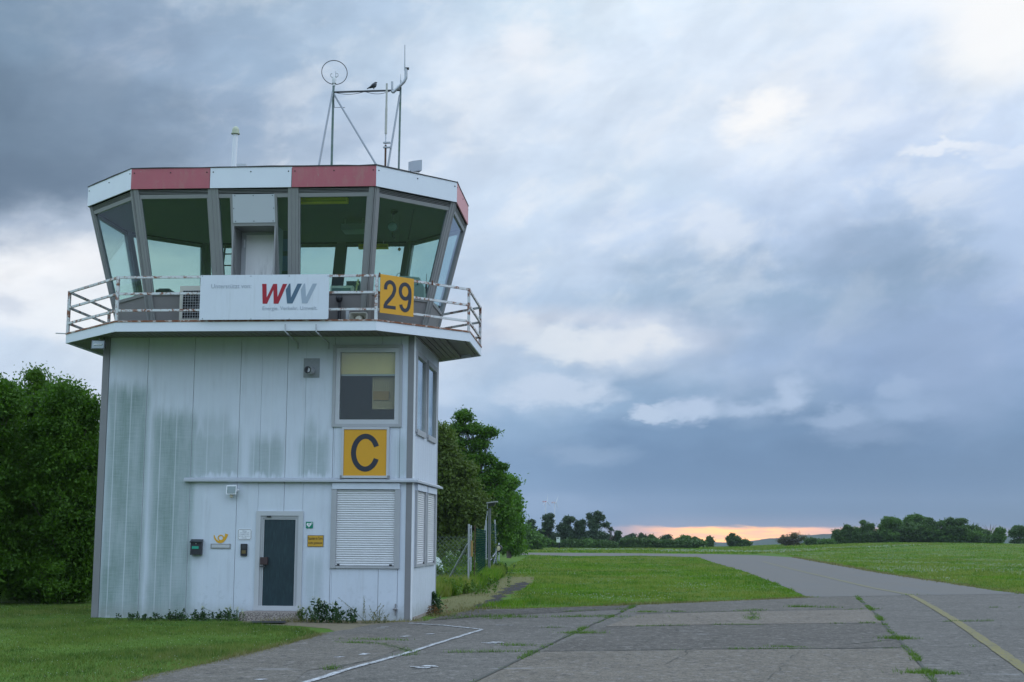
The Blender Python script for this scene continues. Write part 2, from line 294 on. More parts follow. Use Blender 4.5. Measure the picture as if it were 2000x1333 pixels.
# ------------------------------------------------------------------ the control tower
XL, XR, YB, ZS, ZD, ZR = -10.42, -4.083, D+3.515, 5.53, 5.71, 8.84
TW = empty('control_tower', (-7.26, D, 0), 'white panelled two-storey control tower with a glazed octagonal cab and red and white roof edge', 'tower')
TX = -7.26
def smask(b, x, z, u0, v0, u1, v1, soft=.10):
    xa, za = F(u0, v0); xb, zb = F(u1, v1); xa -= TX; xb -= TX
    return b.m('MULTIPLY', b.m('MULTIPLY', b.ss(x, xa-soft, xa+soft), b.ss(x, xb+soft, xb-soft)), b.m('MULTIPLY', b.ss(z, za+.16, za-.26), b.ss(z, zb-.06, zb+.06)))
SEAM0, SEAMD = -9.487, .3163
def cladfn(b, pos, c, p):
    nx = b.sep(b.noise(b.vm('MULTIPLY', pos, (9, 9, .7)), 1, 5, .65, 0, 1)); x, y, z = b.sep(pos)
    nz = b.noise(b.vm('MULTIPLY', pos, (2.2, 2.2, .9)), 1.6, 5, .65); fine = b.m('ADD', b.m('MULTIPLY', b.noise(b.vm('MULTIPLY', pos, (3, 3, 42)), 1, 3, .6), .5), b.m('MULTIPLY', b.noise(b.vm('MULTIPLY', pos, (45, 45, 2)), 1, 3, .6), .5))
    xw = b.m('ADD', x, b.m('MULTIPLY', b.m('SUBTRACT', nx[0], .5), .12)); zw = b.m('ADD', z, b.m('MULTIPLY', b.m('SUBTRACT', nx[1], .5), .5))
    st = None
    for a, s in (((212,752,274,1205),1),((300,802,370,1205),.95),((378,838,468,928),.62),((396,805,445,928),.45),((490,850,552,928),.68),((584,848,640,928),.66),((596,820,622,928),.45),((772,850,796,930),.45),((598,1085,628,1200),.45),((776,640,800,660),.2),((374,950,384,1200),.25)):
        k = b.m('MULTIPLY', smask(b, xw, zw, *a), s); st = k if st is None else b.m('MAXIMUM', st, k)
    st = b.m('MULTIPLY', st, b.m('ADD', .62, b.m('MULTIPLY', b.ss(b.noise(b.vm('MULTIPLY', pos, (3.2, 3.2, .8)), 1, 4, .5), .25, .70), .36)), clamp=True)
    st = b.m('MULTIPLY', st, b.m('ADD', .45, b.m('MULTIPLY', fine, 1.05)), clamp=True)
    front = b.ss(y, .12, .03); st = b.m('MULTIPLY', st, front)
    # clean narrow ribs run through the algae
    fr = b.m('FRACT', b.m('DIVIDE', b.m('SUBTRACT', x, SEAM0-TX), SEAMD)); rib = b.m('MAXIMUM', b.ss(fr, .045, .02), b.ss(fr, .955, .98))
    st = b.m('MULTIPLY', st, b.m('SUBTRACT', 1, b.m('MULTIPLY', rib, .5)))
    c = b.mix(b.m('MULTIPLY', rib, .25), c, (.62, .65, .68)); c = b.mix(st, c, (.205, .28, .265))
    # grey film and scuffs
    g = b.m('MULTIPLY', b.ss(b.noise(b.vm('MULTIPLY', pos, (6, 6, .8)), 1, 6, .7), .48, .75), .34); c = b.mix(g, c, (.37, .40, .43))
    low = b.m('MULTIPLY', b.ss(z, 1.1, .1), b.ss(b.noise(pos, 6, 6, .7), .5, .68)); c = b.mix(b.m('MULTIPLY', low, .45), c, (.30, .34, .36))
    runs = b.m('MULTIPLY', b.ss(b.noise(b.vm('MULTIPLY', pos, (26, 26, .35)), 1, 3, .6), .56, .72), .12); c = b.mix(runs, c, (.35, .37, .38))
    spl = b.m('MULTIPLY', b.ss(z, .40, .0), b.noise(pos, 9, 5, .7)); c = b.mix(b.m('MULTIPLY', spl, 1.1), c, (.26, .27, .25))
    return c
M_clad = mat('weathered_white_panel', (.555, .605, .665), .45, var=.06, fn=cladfn, spec=.45)
M_white = mat('white_painted_metal', (.70, .72, .74), .4, var=.05, vscale=2)
def rustfn(k, rust=(.20, .075, .035)):
    def fn(b, pos, c, p):
        r = b.ss(b.noise(pos, 7, 8, .75), k, k+.10); return b.mix(r, c, b.vm('SCALE', b.mix(0, rust, rust), b.m('ADD', .6, b.m('MULTIPLY', b.noise(pos, 60, 3), .9))))
    return fn
M_rail = mat('rusting_white_rail', (.58, .60, .60), .55, fn=rustfn(.49))
M_rustrail = mat('rusty_angle_iron', (.52, .46, .42), .75, fn=rustfn(.40))
M_fasc = mat('white_fascia', (.66, .70, .74), .42, var=.05, fn=rustfn(.78))
def fadefn(b, pos, c, p):
    x, y, z = b.sep(pos); w = b.ss(b.noise(b.vm('MULTIPLY', pos, (5, 5, 1.2)), 1.4, 6, .7), .45, .75); c = b.mix(b.m('MULTIPLY', w, .55), c, (.36, .20, .17))
    k = b.ss(b.noise(pos, 11, 6, .7), .64, .72); return b.mix(b.m('MULTIPLY', k, .6), c, (.34, .30, .27))
M_red = mat('faded_red_paint', (.40, .11, .13), .6, fn=fadefn)
M_pinkred = mat('sun_bleached_red_paint', (.56, .27, .28), .6, var=.05)
M_alu = mat('dull_grey_aluminium', (.26, .262, .258), .48, .25, var=.10, vscale=4)
M_corner = mat('grey_corner_profile', (.21, .21, .215), .5, .15, var=.12, vscale=3)
M_mid = mat('window_surround', (.36, .37, .38), .5, .1, var=.10, vscale=5)
M_frame = mat('pale_aluminium_frame', (.47, .485, .50), .42, .15, var=.08)
M_panel = mat('brown_grey_spandrel', (.20, .19, .185), .55, var=.06)
M_dark = mat('dark_void', (.02, .022, .022), .8)
M_room = mat('dim_room_wall', (.16, .17, .165), .8)
M_ceil = mat('cab_ceiling', (.15, .17, .16), .8, var=.05)
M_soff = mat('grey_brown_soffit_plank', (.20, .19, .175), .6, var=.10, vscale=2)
M_glass = glassmat('green_tinted_glass', (.64, .80, .785), dirt=.02)
M_glassc = glassmat('clear_window_glass', (.92, .95, .91), dirt=.015)
M_shut = mat('aluminium_shutter_slat', (.60, .61, .62), .45, .1, var=.10, vscale=5)
M_roof = mat('roof_felt', (.06, .06, .06), .9, bump=.3)
M_conc = mat('exposed_aggregate', (.33, .29, .26), .9, var=.15, bump=.6, bscale=60, fn=lambda b, pos, c, p: b.mix(b.ss(b.noise(pos, 55, 2), .42, .6), c, (.12, .10, .09)))
M_steel = mat('galvanised_steel', (.40, .42, .44), .45, .5, var=.12, vscale=8)
M_black = mat('black_plastic', (.018, .02, .024), .4)
M_yel = mat('sign_yellow', (.62, .31, .016), .5, var=.05)
M_navy = mat('sign_letter_black', (.022, .028, .042), .5)
def rsub(r, holes):
    out = [r]
    for h in holes:
        nx = []
        for a in out:
            if h[0] >= a[1] or h[1] <= a[0] or h[2] >= a[3] or h[3] <= a[2]: nx.append(a); continue
            if h[0] > a[0]: nx.append((a[0], h[0], a[2], a[3]))
            if h[1] < a[1]: nx.append((h[1], a[1], a[2], a[3]))
            x0, x1 = max(a[0], h[0]), min(a[1], h[1])
            if h[2] > a[2]: nx.append((x0, x1, a[2], h[2]))
            if h[3] < a[3]: nx.append((x0, x1, h[3], a[3]))
        out = nx
    return out
# openings of the front wall (x0, x1, z0, z1)
wx0, wz1 = F(655, 678); wx1, wz0 = F(781, 831); WIN = (wx0, wx1, wz0, wz1)
sx0, sz1 = F(651.5, 956); sx1, sz0 = F(777, 1108); SHUT = (sx0, sx1, sz0, sz1)
dx0, dz1 = F(503.5, 1000.5); dx1 = F(591, 1000)[0]; DOOR = (dx0, dx1, .17, dz1)
HF = [WIN, SHUT, DOOR]
# openings of the right-hand wall (y0, y1, z0, z1)
SW = [(D+.16, D+1.50, 3.70, 5.26), (D+1.78, D+3.13, 3.70, 5.26)]; SS = [(D+.30, D+1.62, 1.05, 2.52), (D+1.80, D+3.17, 1.05, 2.52)]
w = MB(); k = MB()
xs = [XL+.135]+[SEAM0+i*SEAMD for i in range(0, 18, 3) if XL+.2 < SEAM0+i*SEAMD < XR-.2]+[XR-.135]
for i, (a, b2) in enumerate(zip(xs, xs[1:])):
    mj = lambda x: abs(((x-SEAM0)/SEAMD) % 3) < .01 or abs(((x-SEAM0)/SEAMD) % 3-3) < .01
    g0 = g1 = .0024
    for r in rsub((a+g0, b2-g1, -.05, ZS+.02), HF):
        ch = .0022
        w.add([(r[0], D+.02, r[2]), (r[1], D+.02, r[2]), (r[1], D+.02, r[3]), (r[0], D+.02, r[3]), (r[0]+ch, D, r[2]), (r[1]-ch, D, r[2]), (r[1]-ch, D, r[3]), (r[0]+ch, D, r[3])],
              [(4, 5, 6, 7), (0, 4, 7, 3), (5, 1, 2, 6), (0, 1, 5, 4), (7, 6, 2, 3)])
for r in rsub((XL+.02, XR-.02, -.05, ZS+.02), HF): k.box(r[0], r[1], D+.021, D+.12, r[2], r[3])
ys = [D+.06]+[D+.06+i*.316 for i in range(1, 11)]+[YB-.03]
for a, b2 in zip(ys, ys[1:]):
    for r in rsub((a+.004, b2-.004, -.05, ZS+.02), SW+SS): w.box(XR-.02, XR, r[0], r[1], r[2], r[3])
for r in rsub((D+.121, YB-.02, -.05, ZS+.02), SW+SS): k.box(XR-.12, XR-.021, r[0], r[1], r[2], r[3])
w.box(XL, XL+.02, D+.06, YB, -.05, ZS+.02); w.box(XL+.02, XR-.021, YB-.02, YB, -.05, ZS+.02)
w.build('wall_cladding', M_clad, TW); k.build('wall_core', M_corner, TW)
f = MB(); f.box(XL+.03, XR-.13, D+.13, YB-.03, 2.75, 2.85); f.build('floor_slab', M_room, TW)
for nm, a, b2 in (('l', XL-.004, XL+.133), ('r', XR-.137, XR-.022)):
    c = MB(); c.box(a, b2, D-.012, D+.058, -.05, ZS+.02); c.build('corner_profile', M_corner, TW)
c = MB(); c.box(XR-.021, XR+.006, D-.006, D+.05, -.05, ZS+.02); c.build('corner_bead', M_white, TW)
c = MB(); c.box(XR-.02, XR+.012, YB-.028, YB+.015, -.05, ZS+.02); c.build('corner_bead', M_frame, TW)
c = MB(); c.box(XL-.02, XR+.02, D+.2, YB+.02, -.1, .06); c.build('foundation', M_conc, TW)
# ledge above the ground floor
lx0 = F(361, 940)[0]; M_ledge = mat('ledge_metal', (.42, .45, .48), .45, .2, fn=rustfn(.72))
l = MB(); l.hexa([(lx0, D-.10, 2.665), (XR+.10, D-.10, 2.665), (XR+.10, D-.012, 2.665), (lx0, D-.012, 2.665)], [(lx0, D-.10, 2.70), (XR+.10, D-.10, 2.70), (XR+.10, D-.012, 2.745), (lx0, D-.012, 2.745)])
l.hexa([(XR+.013, D-.012, 2.665), (XR+.10, D-.012, 2.665), (XR+.10, YB+.35, 2.665), (XR+.013, YB+.35, 2.665)], [(XR+.013, D-.012, 2.745), (XR+.10, D-.012, 2.70), (XR+.10, YB+.35, 2.70), (XR+.013, YB+.35, 2.745)])
l.build('ledge', M_ledge, TW)
def ring(mb, x0, x1, z0, z1, t, y0, y1):          # rectangular frame in the front wall plane
    mb.box(x0, x0+t, y0, y1, z0, z1); mb.box(x1-t, x1, y0, y1, z0, z1); mb.box(x0+t, x1-t, y0, y1, z0, z0+t); mb.box(x0+t, x1-t, y0, y1, z1-t, z1)
# upper front window
m = MB(); ring(m, wx0-.035, wx1+.035, wz0-.035, wz1+.035, .06, D-.035, D+.08); win = m.build('window', M_mid, TW)
m = MB(); ring(m, wx0+.026, wx1-.026, wz0+.026, wz1-.026, .085, D-.018, D+.07); m.build('frame', M_frame, win)
m = MB(); m.box(wx0+.112, wx1-.112, D+.03, D+.036, wz0+.112, wz1-.112); m.build('pane', M_glassc, win)
bz = F(700, 730)[1]; m = MB(); m.box(wx0+.10, wx1-.10, D+.10, D+.115, bz, wz1-.05); m.build('roller_blind', mat('cream_blind', (.82, .64, .30), .8), win)
m = MB(); m.box(wx0+.10, wx1-.10, D+.095, D+.12, bz-.035, bz-.005); m.build('blind_rail', M_frame, win)
m = MB(); cx = F(724, 760)[0]; z0 = F(724, 798)[1]; z1 = F(724, 734)[1]
for i in range(12): m.box(cx+i*.038, cx+i*.038+.034, D+.20+.008*(i % 2), D+.206+.008*(i % 2), z0, z1)
m.build('curtain', mat('brown_curtain', (.42, .33, .20), .9), win)
m = MB(); m.box(cx+.02, cx+.34, D+.17, D+.19, z0+.18, F(724, 763)[1]); m.build('paper_shade', mat('ochre_shade', (.34, .20, .06), .8), win)
m = MB(); m.box(wx0-.6, wx1+.1, D+2.2, D+2.25, 2.86, 5.5); m.build('room_wall', mat('beige_room_wall', (.34, .28, .22), .85), TW)
# roller shutter, ground floor front
def shutter(name, P, a0, a1, z0, z1, n, fr=M_frame):
    """P(a, d, z): along the wall, outward, up"""
    t = .075; m = MB()
    m.T = lambda q: P(*q)
    m.box(a0-.03, a0+t, -.06, .045, z0-.03, z1+.0); m.box(a1-t, a1+.03, -.06, .045, z0-.03, z1+.0); m.box(a0+t, a1-t, -.06, .035, z0-.03, z0+.012); s = m.build('shutter_window', M_mid, TW)
    m = MB(); m.T = lambda q: P(*q); m.box(a0-.02, a1+.02, -.05, .055, z1+.001, z1+.12); m.build('shutter_box', M_clad, s)
    m = MB(); m.T = lambda q: P(*q); h = (z1-z0-.02)/n
    for i in range(n):
        b0 = z0+.014+i*h; pr = [(b0, -.004), (b0+h*.12, .006), (b0+h*.5, .013), (b0+h*.86, .006), (b0+h, -.004)]
        tw = random.uniform(-.0015, .0015)
        m.add([(a0+t-.01, d+tw, z) for z, d in pr]+[(a1-t+.01, d+tw, z) for z, d in pr], [(j, j+5, j+6, j+1) for j in range(4)])
    m.build('shutter_slats', M_shut, s)
    for a in (a0+t+.03, a1-t-.09):
        m = MB(); m.T = lambda q: P(*q); m.box(a, a+.05, .012, .03, z0+.02, z0+.05); m.build('stopper', M_black, s)
shutter('front', lambda a, d, z: (a, D-d, z), sx0, sx1, sz0, sz1, 34)
for a in SS: shutter('side', lambda q, d, z: (XR+d, q, z), a[0], a[1], a[2], a[3], 34)
for a in SW:
    m = MB(); m.box(XR-.06, XR+.03, a[0]-.03, a[0]+.05, a[2]-.03, a[3]+.03); m.box(XR-.06, XR+.03, a[1]-.05, a[1]+.03, a[2]-.03, a[3]+.03); m.box(XR-.06, XR+.03, a[0]+.05, a[1]-.05, a[3]-.07, a[3]+.03); m.box(XR-.06, XR+.045, a[0]+.05, a[1]-.05, a[2]-.08, a[2]+.03)
    s = m.build('window', M_mid, TW)
    m = MB(); m.box(XR-.02, XR-.014, a[0]+.04, a[1]-.04, a[2]+.02, a[3]-.06); m.build('pane', M_glassc, s)
    m = MB(); m.box(XR-.10, XR-.09, a[0]+.04, a[1]-.04, a[2]+.02, a[3]-.06); m.build('drawn_blind', mat('grey_blind', (.40, .46, .46), .7), s)
# entrance door
m = MB(); ring(m, dx0-.02, dx1+.02, .17, dz1+.02, .09, D-.03, D+.08); door = m.build('door', M_frame, TW)
m = MB(); ring(m, dx0+.071, dx1-.071, .18, dz1-.071, .045, D-.012, D+.06); m.build('frame', M_mid, door)
gx0, gz1 = F(516.5, 1015); gx1 = F(577.5, 1015)[0]; gz0 = F(520, 1183.5)[1]
m = MB()
for r in rsub((dx0+.118, dx1-.118, .185, dz1-.118), [(gx0, gx1, gz0, gz1)]): m.box(r[0], r[1], D+.0, D+.045, r[2], r[3])
m.build('leaf', M_frame, door)
m = MB(); m.box(gx0-.005, gx1+.005, D+.012, D+.02, gz0-.005, gz1+.005)
m.build('glass', mat('dark_wired_glass', (.018, .034, .044), .25, var=.25, vscale=2, spec=.5, fn=lambda b, pos, c, p: b.mix(b.m('MULTIPLY', b.ss(b.noise(b.vm('MULTIPLY', pos, (90, 90, 4)), 1, 2), .5, .7), .35), c, (.05, .11, .12))), door)
hx0, hz1 = F(510, 1088.5); hx1, hz0 = F(523.7, 1103); m = MB(); m.box(hx0, hx1, D-.07, D-.001, hz0, hz1); m.build('lock_box', mat('brown_black_metal', (.05, .03, .03), .5), door)
m = MB(); m.path([((hx0+.0), D-.001, hz0-.04), (hx0, D-.06, hz0-.04), (hx0+.10, D-.06, hz0-.04)], .011); m.build('handle', M_black, door)
m = MB(); m.box(F(522, 1009)[0], F(530, 1009)[0], D-.045, D-.013, dz1-.10, dz1-.07); m.build('door_stop', M_black, door)
stx0 = F(482, 1200)[0]; stx1 = F(590, 1200)[0]
m = MB(); m.hexa([(stx0, D-.62, -.05), (stx1, D-.62, -.05), (stx1, D-.013, -.05), (stx0, D-.013, -.05)], [(stx0+.01, D-.60, .165), (stx1-.01, D-.60, .165), (stx1-.01, D-.013, .165), (stx0+.01, D-.013, .165)])
m.build('door_step', M_conc, TW)
# balcony ------------------------------------------------------------
def octo(x0, x1, c, y0, s): return [(x0, D+y0), (x1, D+y0), (x1+c, D+y0+c), (x1+c, D+y0+c+s), (x1, D+y0+2*c+s), (x0, D+y0+2*c+s), (x0-c, D+y0+c+s), (x0-c, D+y0+c)]
BA = octo(-9.839, -4.701, 1.633, -1.0, 2.332)
def offs(P, d):                                    # move every edge of a convex ring outwards by d
    k = len(P); out = []
    for i in range(k):
        a, b2, c = np.array(P[i-1]), np.array(P[i]), np.array(P[(i+1) % k]); e1 = (b2-a)/np.linalg.norm(b2-a); e2 = (c-b2)/np.linalg.norm(c-b2)
        n1 = np.array([e1[1], -e1[0]]); n2 = np.array([e2[1], -e2[0]]); n = (n1+n2); n /= (n@n)/2/1.0 if False else 1
        nn = n/np.linalg.norm(n); out.append(tuple(b2+nn*d/(nn@n1)))
    return out
def band(mb, A, B, z0, z1, ks=range(8)):           # wall between outer ring A and inner ring B
    for i in ks:
        j = (i+1) % 8; mb.hexa([(*A[i], z0), (*A[j], z0), (*B[j], z0), (*B[i], z0)], [(*A[i], z1), (*A[j], z1), (*B[j], z1), (*B[i], z1)])
def clip(poly, axis, lo, hi):
    for sgn, lim in ((1, lo), (-1, -hi)):
        out = []
        for i in range(len(poly)):
            p, q = poly[i], poly[(i+1) % len(poly)]; a, b2 = sgn*p[axis]-lim, sgn*q[axis]-lim
            if a >= 0: out.append(p)
            if a*b2 < 0: t = a/(a-b2); out.append(tuple(np.array(p)+(np.array(q)-np.array(p))*t))
        poly = out
        if len(poly) < 3: return []
    return poly
BI = offs(BA, -.03)
for i in range(8):
    m = MB(); band(m, BA, BI, ZS-.002, ZD, [i]); m.build('balcony_fascia', M_fasc, TW)
m = MB(); A2 = offs(BA, .012); band(m, A2, offs(BA, -.045), ZD+.001, ZD+.032); m.build('balcony_edge_angle', M_rustrail, TW)
m = MB(); m.add([(*p, ZD-.015) for p in BI]+[(*p, 5.60) for p in BI], [tuple(range(8)), tuple(range(8, 16))[::-1]]+[(i, (i+1) % 8, 8+(i+1) % 8, 8+i) for i in range(8)]); m.build('balcony_deck', mat('deck_grey', (.22, .22, .21), .8, bump=.3), TW)
m = MB(); x = BA[7][0]
while x < BA[2][0]:
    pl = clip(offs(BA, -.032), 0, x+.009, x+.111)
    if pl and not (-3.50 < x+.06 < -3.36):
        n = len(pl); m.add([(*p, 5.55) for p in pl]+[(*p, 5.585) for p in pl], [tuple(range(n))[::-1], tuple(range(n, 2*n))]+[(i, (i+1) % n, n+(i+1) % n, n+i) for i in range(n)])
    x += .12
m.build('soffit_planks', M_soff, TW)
RP = offs(BA, -.03); rail = None
def barseg(mb, p, q, z, wd=.02, h=.022):
    p, q = Vector((*p, z)), Vector((*q, z)); d = (q-p).normalized(); n = Vector((d.y, -d.x, 0))*wd
    mb.hexa([p-n-Vector((0, 0, h)), q-n-Vector((0, 0, h)), q+n-Vector((0, 0, h)), p+n-Vector((0, 0, h))], [p-n+Vector((0, 0, h)), q-n+Vector((0, 0, h)), q+n+Vector((0, 0, h)), p+n+Vector((0, 0, h))])
m = MB()
for z in (6.60, 6.275, 5.945):
    for i in range(8):
        a, b2 = np.array(RP[i]), np.array(RP[(i+1) % 8]); d = (b2-a)/np.linalg.norm(b2-a); barseg(m, a+d*.031, b2-d*.031, z)
rail = m.build('balcony_railing', M_rail, TW)
for p in RP:
    m = MB(); m.box(p[0]-.028, p[0]+.028, p[1]-.028, p[1]+.028, ZD+.033, 6.625); m.build('post', M_rail, rail)
for t in (.02, .58):
    m = MB(); q = np.array(RP[1])+(np.array(RP[2])-np.array(RP[1]))*t+np.array([.02, -.02]); m.tube((*q, 6.57), (*q, 6.66), .022, .015, 6)
    m.build('clamp', mat('rust_brown', (.12, .05, .03), .8), rail)
# cab ----------------------------------------------------------------
CB = octo(-9.361, -5.060, 1.030, -.259, 1.619); CT = octo(-9.70, -4.84, 1.42, -.70, 2.13); CZ0, CZ1 = ZD-.005, 8.45
def CP(k, fr, mo, z, d):                             # point of cab face k: fraction fr + metres mo along it, height z, d outwards
    h = (z-CZ0)/(CZ1-CZ0); j = (k+1) % 8; a = np.array(CB[k])*(1-h)+np.array(CT[k])*h; b2 = np.array(CB[j])*(1-h)+np.array(CT[j])*h
    e = b2-a; L = np.linalg.norm(e); e /= L; n = np.array([e[1], -e[0]]); q = a+e*(fr*L+mo)+n*d; return (q[0], q[1], z)
def cab(mb, k, s0, s1, z0, z1, do, di):
    c = lambda s, z, d: CP(k, s[0], s[1], z, d)
    mb.hexa([c(s0, z0, do), c(s1, z0, do), c(s1, z1, do), c(s0, z1, do)][::1], [c(s0, z0, di), c(s1, z0, di), c(s1, z1, di), c(s0, z1, di)])
def zat(v, u, yy): return PY(u, v, D+yy)[2]
GZ0, GZ1 = zat(572, 350, -.36), zat(388, 350, -.68); ZV0, ZV1 = zat(379.5, 350, -.7), zat(372.5, 350, -.7)
bays = {0: 3, 4: 3}
for kf in range(8):
    nb = bays.get(kf, 1)
    m = MB(); cab(m, kf, (0, 0), (1, 0), CZ0, GZ0-.055, -.01, -.07); m.build('spandrel', M_panel, TW)
    m = MB()                                             # corner posts, ribbed
    cab(m, kf, (0, 0), (0, .105), CZ0, ZV1+.02, .025, -.08); cab(m, kf, (0, .03), (0, .055), CZ0, ZV1+.02, .036, .024)
    m.build('corner_post', M_alu, TW); m = MB()
    cab(m, kf, (1, -.105), (1, 0), CZ0, ZV1+.02, .025, -.08); cab(m, kf, (1, -.055), (1, -.03), CZ0, ZV1+.02, .036, .024)
    m.build('corner_post', M_alu, TW)
    for i in range(1, nb):
        m = MB(); cab(m, kf, (i/nb, -.105), (i/nb, .105), CZ0, ZV1+.02, .025, -.08)
        for o in (-.05, .03): cab(m, kf, (i/nb, o), (i/nb, o+.02), CZ0, ZV1+.02, .036, .024)
        m.build('mullion', M_alu, TW)
    for i in range(nb):
        s0, s1 = (i/nb, .106), ((i+1)/nb, -.106)
        m = MB(); cab(m, kf, s0, s1, ZV0-.005, ZV1+.02, -.02, -.06)
        v = m.build('vent_louvre', M_dark, TW)
        m = MB()
        for q in range(3): zz = ZV0+.010+(ZV1-ZV0)*q/2.6; cab(m, kf, s0, s1, zz, zz+.009, .014, -.018)
        m.build('louvre_blades', M_alu, v)
        if kf == 0 and i == 1: continue
        m = MB(); cab(m, kf, s0, s1, GZ1, ZV0-.006, .012, -.05); cab(m, kf, s0, s1, GZ0-.055, GZ0, .012, -.05)
        cab(m, kf, s0, (s0[0], s0[1]+.03), GZ0, GZ1, .008, -.05); cab(m, kf, (s1[0], s1[1]-.03), s1, GZ0, GZ1, .008, -.05)
        wn = m.build('cab_window', M_alu, TW)
        m = MB(); c = lambda s, z: CP(kf, s[0], s[1], z, -.02)
        m.add([c((s0[0], s0[1]+.028), GZ0-.01), c((s1[0], s1[1]-.028), GZ0-.01), c((s1[0], s1[1]-.028), GZ1+.01), c((s0[0], s0[1]+.028), GZ1+.01)], [(0, 1, 2, 3)]); m.build('pane', M_glass, wn)
# centre bay of the front: balcony door in a recess, white board above, slim panes left and right
m = MB(); zp1, zp0, zh = zat(379.7, 493, -.69), zat(435.5, 493, -.60), zat(441.5, 493, -.6)
s0, s1 = (1/3, .106), (2/3, -.106); ml, mr = -.40, .415
for a, b2 in ((ml-.07, ml), (mr, mr+.055)): cab(m, 0, (.5, a), (.5, b2), CZ0, ZV0-.006, .012, -.07)
cab(m, 0, s0, (.5, ml-.071), GZ1, ZV0-.006, .010, -.05); cab(m, 0, (.5, mr+.056), s1, GZ1, ZV0-.006, .010, -.05)
cab(m, 0, (.5, ml), (.5, mr), zh, zp0-.002, .010, -.07); dw = m.build('balcony_doorway', M_alu, TW)
m = MB(); cab(m, 0, (.5, ml-.02), (.5, mr+.01), zp0, zp1, .020, .013); m.build('white_board', mat('pale_board', (.47, .50, .52), .5, var=.03), dw)
for a, z in [(a, z) for a in (ml+.03, 0, mr-.03) for z in (zp0+.03, zp1-.03)]+[(ml, (zp0+zp1)/2), (mr-.01, (zp0+zp1)/2)]:
    m = MB(); q = CP(0, .5, a, z, .02); m.tube(q, (q[0], q[1]-.008, q[2]), .009, .009, 8); m.build('screw', M_dark, dw)
for a, b2 in ((s0, (.5, ml-.07)), ((.5, mr+.055), s1)):
    m = MB(); m.add([CP(0, *a, CZ0+.3, -.02), CP(0, *b2, CZ0+.3, -.02), CP(0, *b2, GZ1, -.02), CP(0, *a, GZ1, -.02)], [(0, 1, 2, 3)]); m.build('slim_pane', M_glass, dw)
YD = D+.02; xa, xb = -7.26+ml, -7.26+mr
m = MB(); m.box(xa-.03, xa, D-.6, YD, CZ0, zh); m.box(xb, xb+.03, D-.6, YD, CZ0, zh); m.box(xa-.03, xb+.03, D-.52, YD, zh, zh+.03); m.build('recess_lining', M_alu, dw)
dtz = PY(500, 463.5, YD)[2]; m = MB(); ring(m, xa, xb, CZ0+.02, dtz+.13, .09, YD-.02, YD+.03); m.box(xa, xb, YD, YD+.03, dtz+.13, zh); m.build('door_frame', M_frame, dw)
m = MB(); m.box(xa+.091, xb-.091, YD-.002, YD+.02, CZ0+.1, dtz+.04)
m.build('door_leaf', mat('streaked_white_leaf', (.88, .88, .87), .3, fn=lambda b, pos, c, p: b.mix(b.m('MULTIPLY', b.ss(b.noise(b.vm('MULTIPLY', pos, (22, 22, 1.6)), 1, 4), .52, .7), b.m('MULTIPLY', b.ss(b.sep(pos)[2], 7.3, 6.6), .7)), c, (.22, .23, .23))), dw)
m = MB(); m.box(xa+.05, xa+.08, YD-.045, YD-.021, dtz-.22, dtz-.06); m.build('hinge', M_white, dw)
# ceiling, roof and fascia
m = MB(); CI = offs(CT, -.08); m.add([(*p, 8.35) for p in CI]+[(*p, 8.46) for p in CI], [tuple(range(8))[::-1], tuple(range(8, 16))]+[(i, (i+1) % 8, 8+(i+1) % 8, 8+i) for i in range(8)]); m.build('cab_ceiling', M_ceil, TW)
RA = octo(-9.734, -4.804, 1.433, -.7545, 2.1316); ZF = 8.427; RI = offs(RA, -.025)
m = MB(); m.add([(*p, ZF+.045) for p in RI]+[(*p, ZR-.02) for p in RI], [tuple(range(8))[::-1], tuple(range(8, 16))]+[(i, (i+1) % 8, 8+(i+1) % 8, 8+i) for i in range(8)]); m.build('roof', M_roof, TW)
def fpanel(i, t0, t1, mt, name):
    A, B = RA, RI; j = (i+1) % 8; l = lambda P, t: tuple(np.array(P[i])*(1-t)+np.array(P[j])*t)
    m = MB(); a0, a1, b0, b1 = l(A, t0), l(A, t1), l(B, t0), l(B, t1); m.hexa([(*a0, ZF), (*a1, ZF), (*b1, ZF), (*b0, ZF)], [(*a0, ZR), (*a1, ZR), (*b1, ZR), (*b0, ZR)])
    o = m.build(name, mt, TW)
    e = np.array(a1)-np.array(a0); L = np.linalg.norm(e); e /= L; n = np.array([e[1], -e[0]])
    for s in (.06, L/2, L-.06): m = MB(); z = ZR-.09; q = np.array(a0)+e*s; m.tube((*q, z), (*(q+n*.008), z), .013, .013, 8); m.build('fixing', M_dark, o)
for t0, t1, mt, nm in ((0, .3235, M_red, 'red_fascia_panel'), (.3255, .657, M_fasc, 'white_fascia_panel'), (.659, 1, M_red, 'red_fascia_panel')): fpanel(0, t0, t1, mt, nm)
for i, mt in ((1, M_fasc), (2, M_pinkred), (3, M_fasc), (5, M_fasc), (6, M_red), (7, M_fasc)): fpanel(i, .0005, .9995, mt, 'red_fascia_panel' if mt != M_fasc else 'white_fascia_panel')
for t0, t1, mt, nm in ((0, .33, M_red, 'red_fascia_panel'), (.332, .66, M_fasc, 'white_fascia_panel'), (.662, 1, M_red, 'red_fascia_panel')): fpanel(4, t0, t1, mt, nm)
m = MB(); nseg = 60; O = offs(RA, .012); 
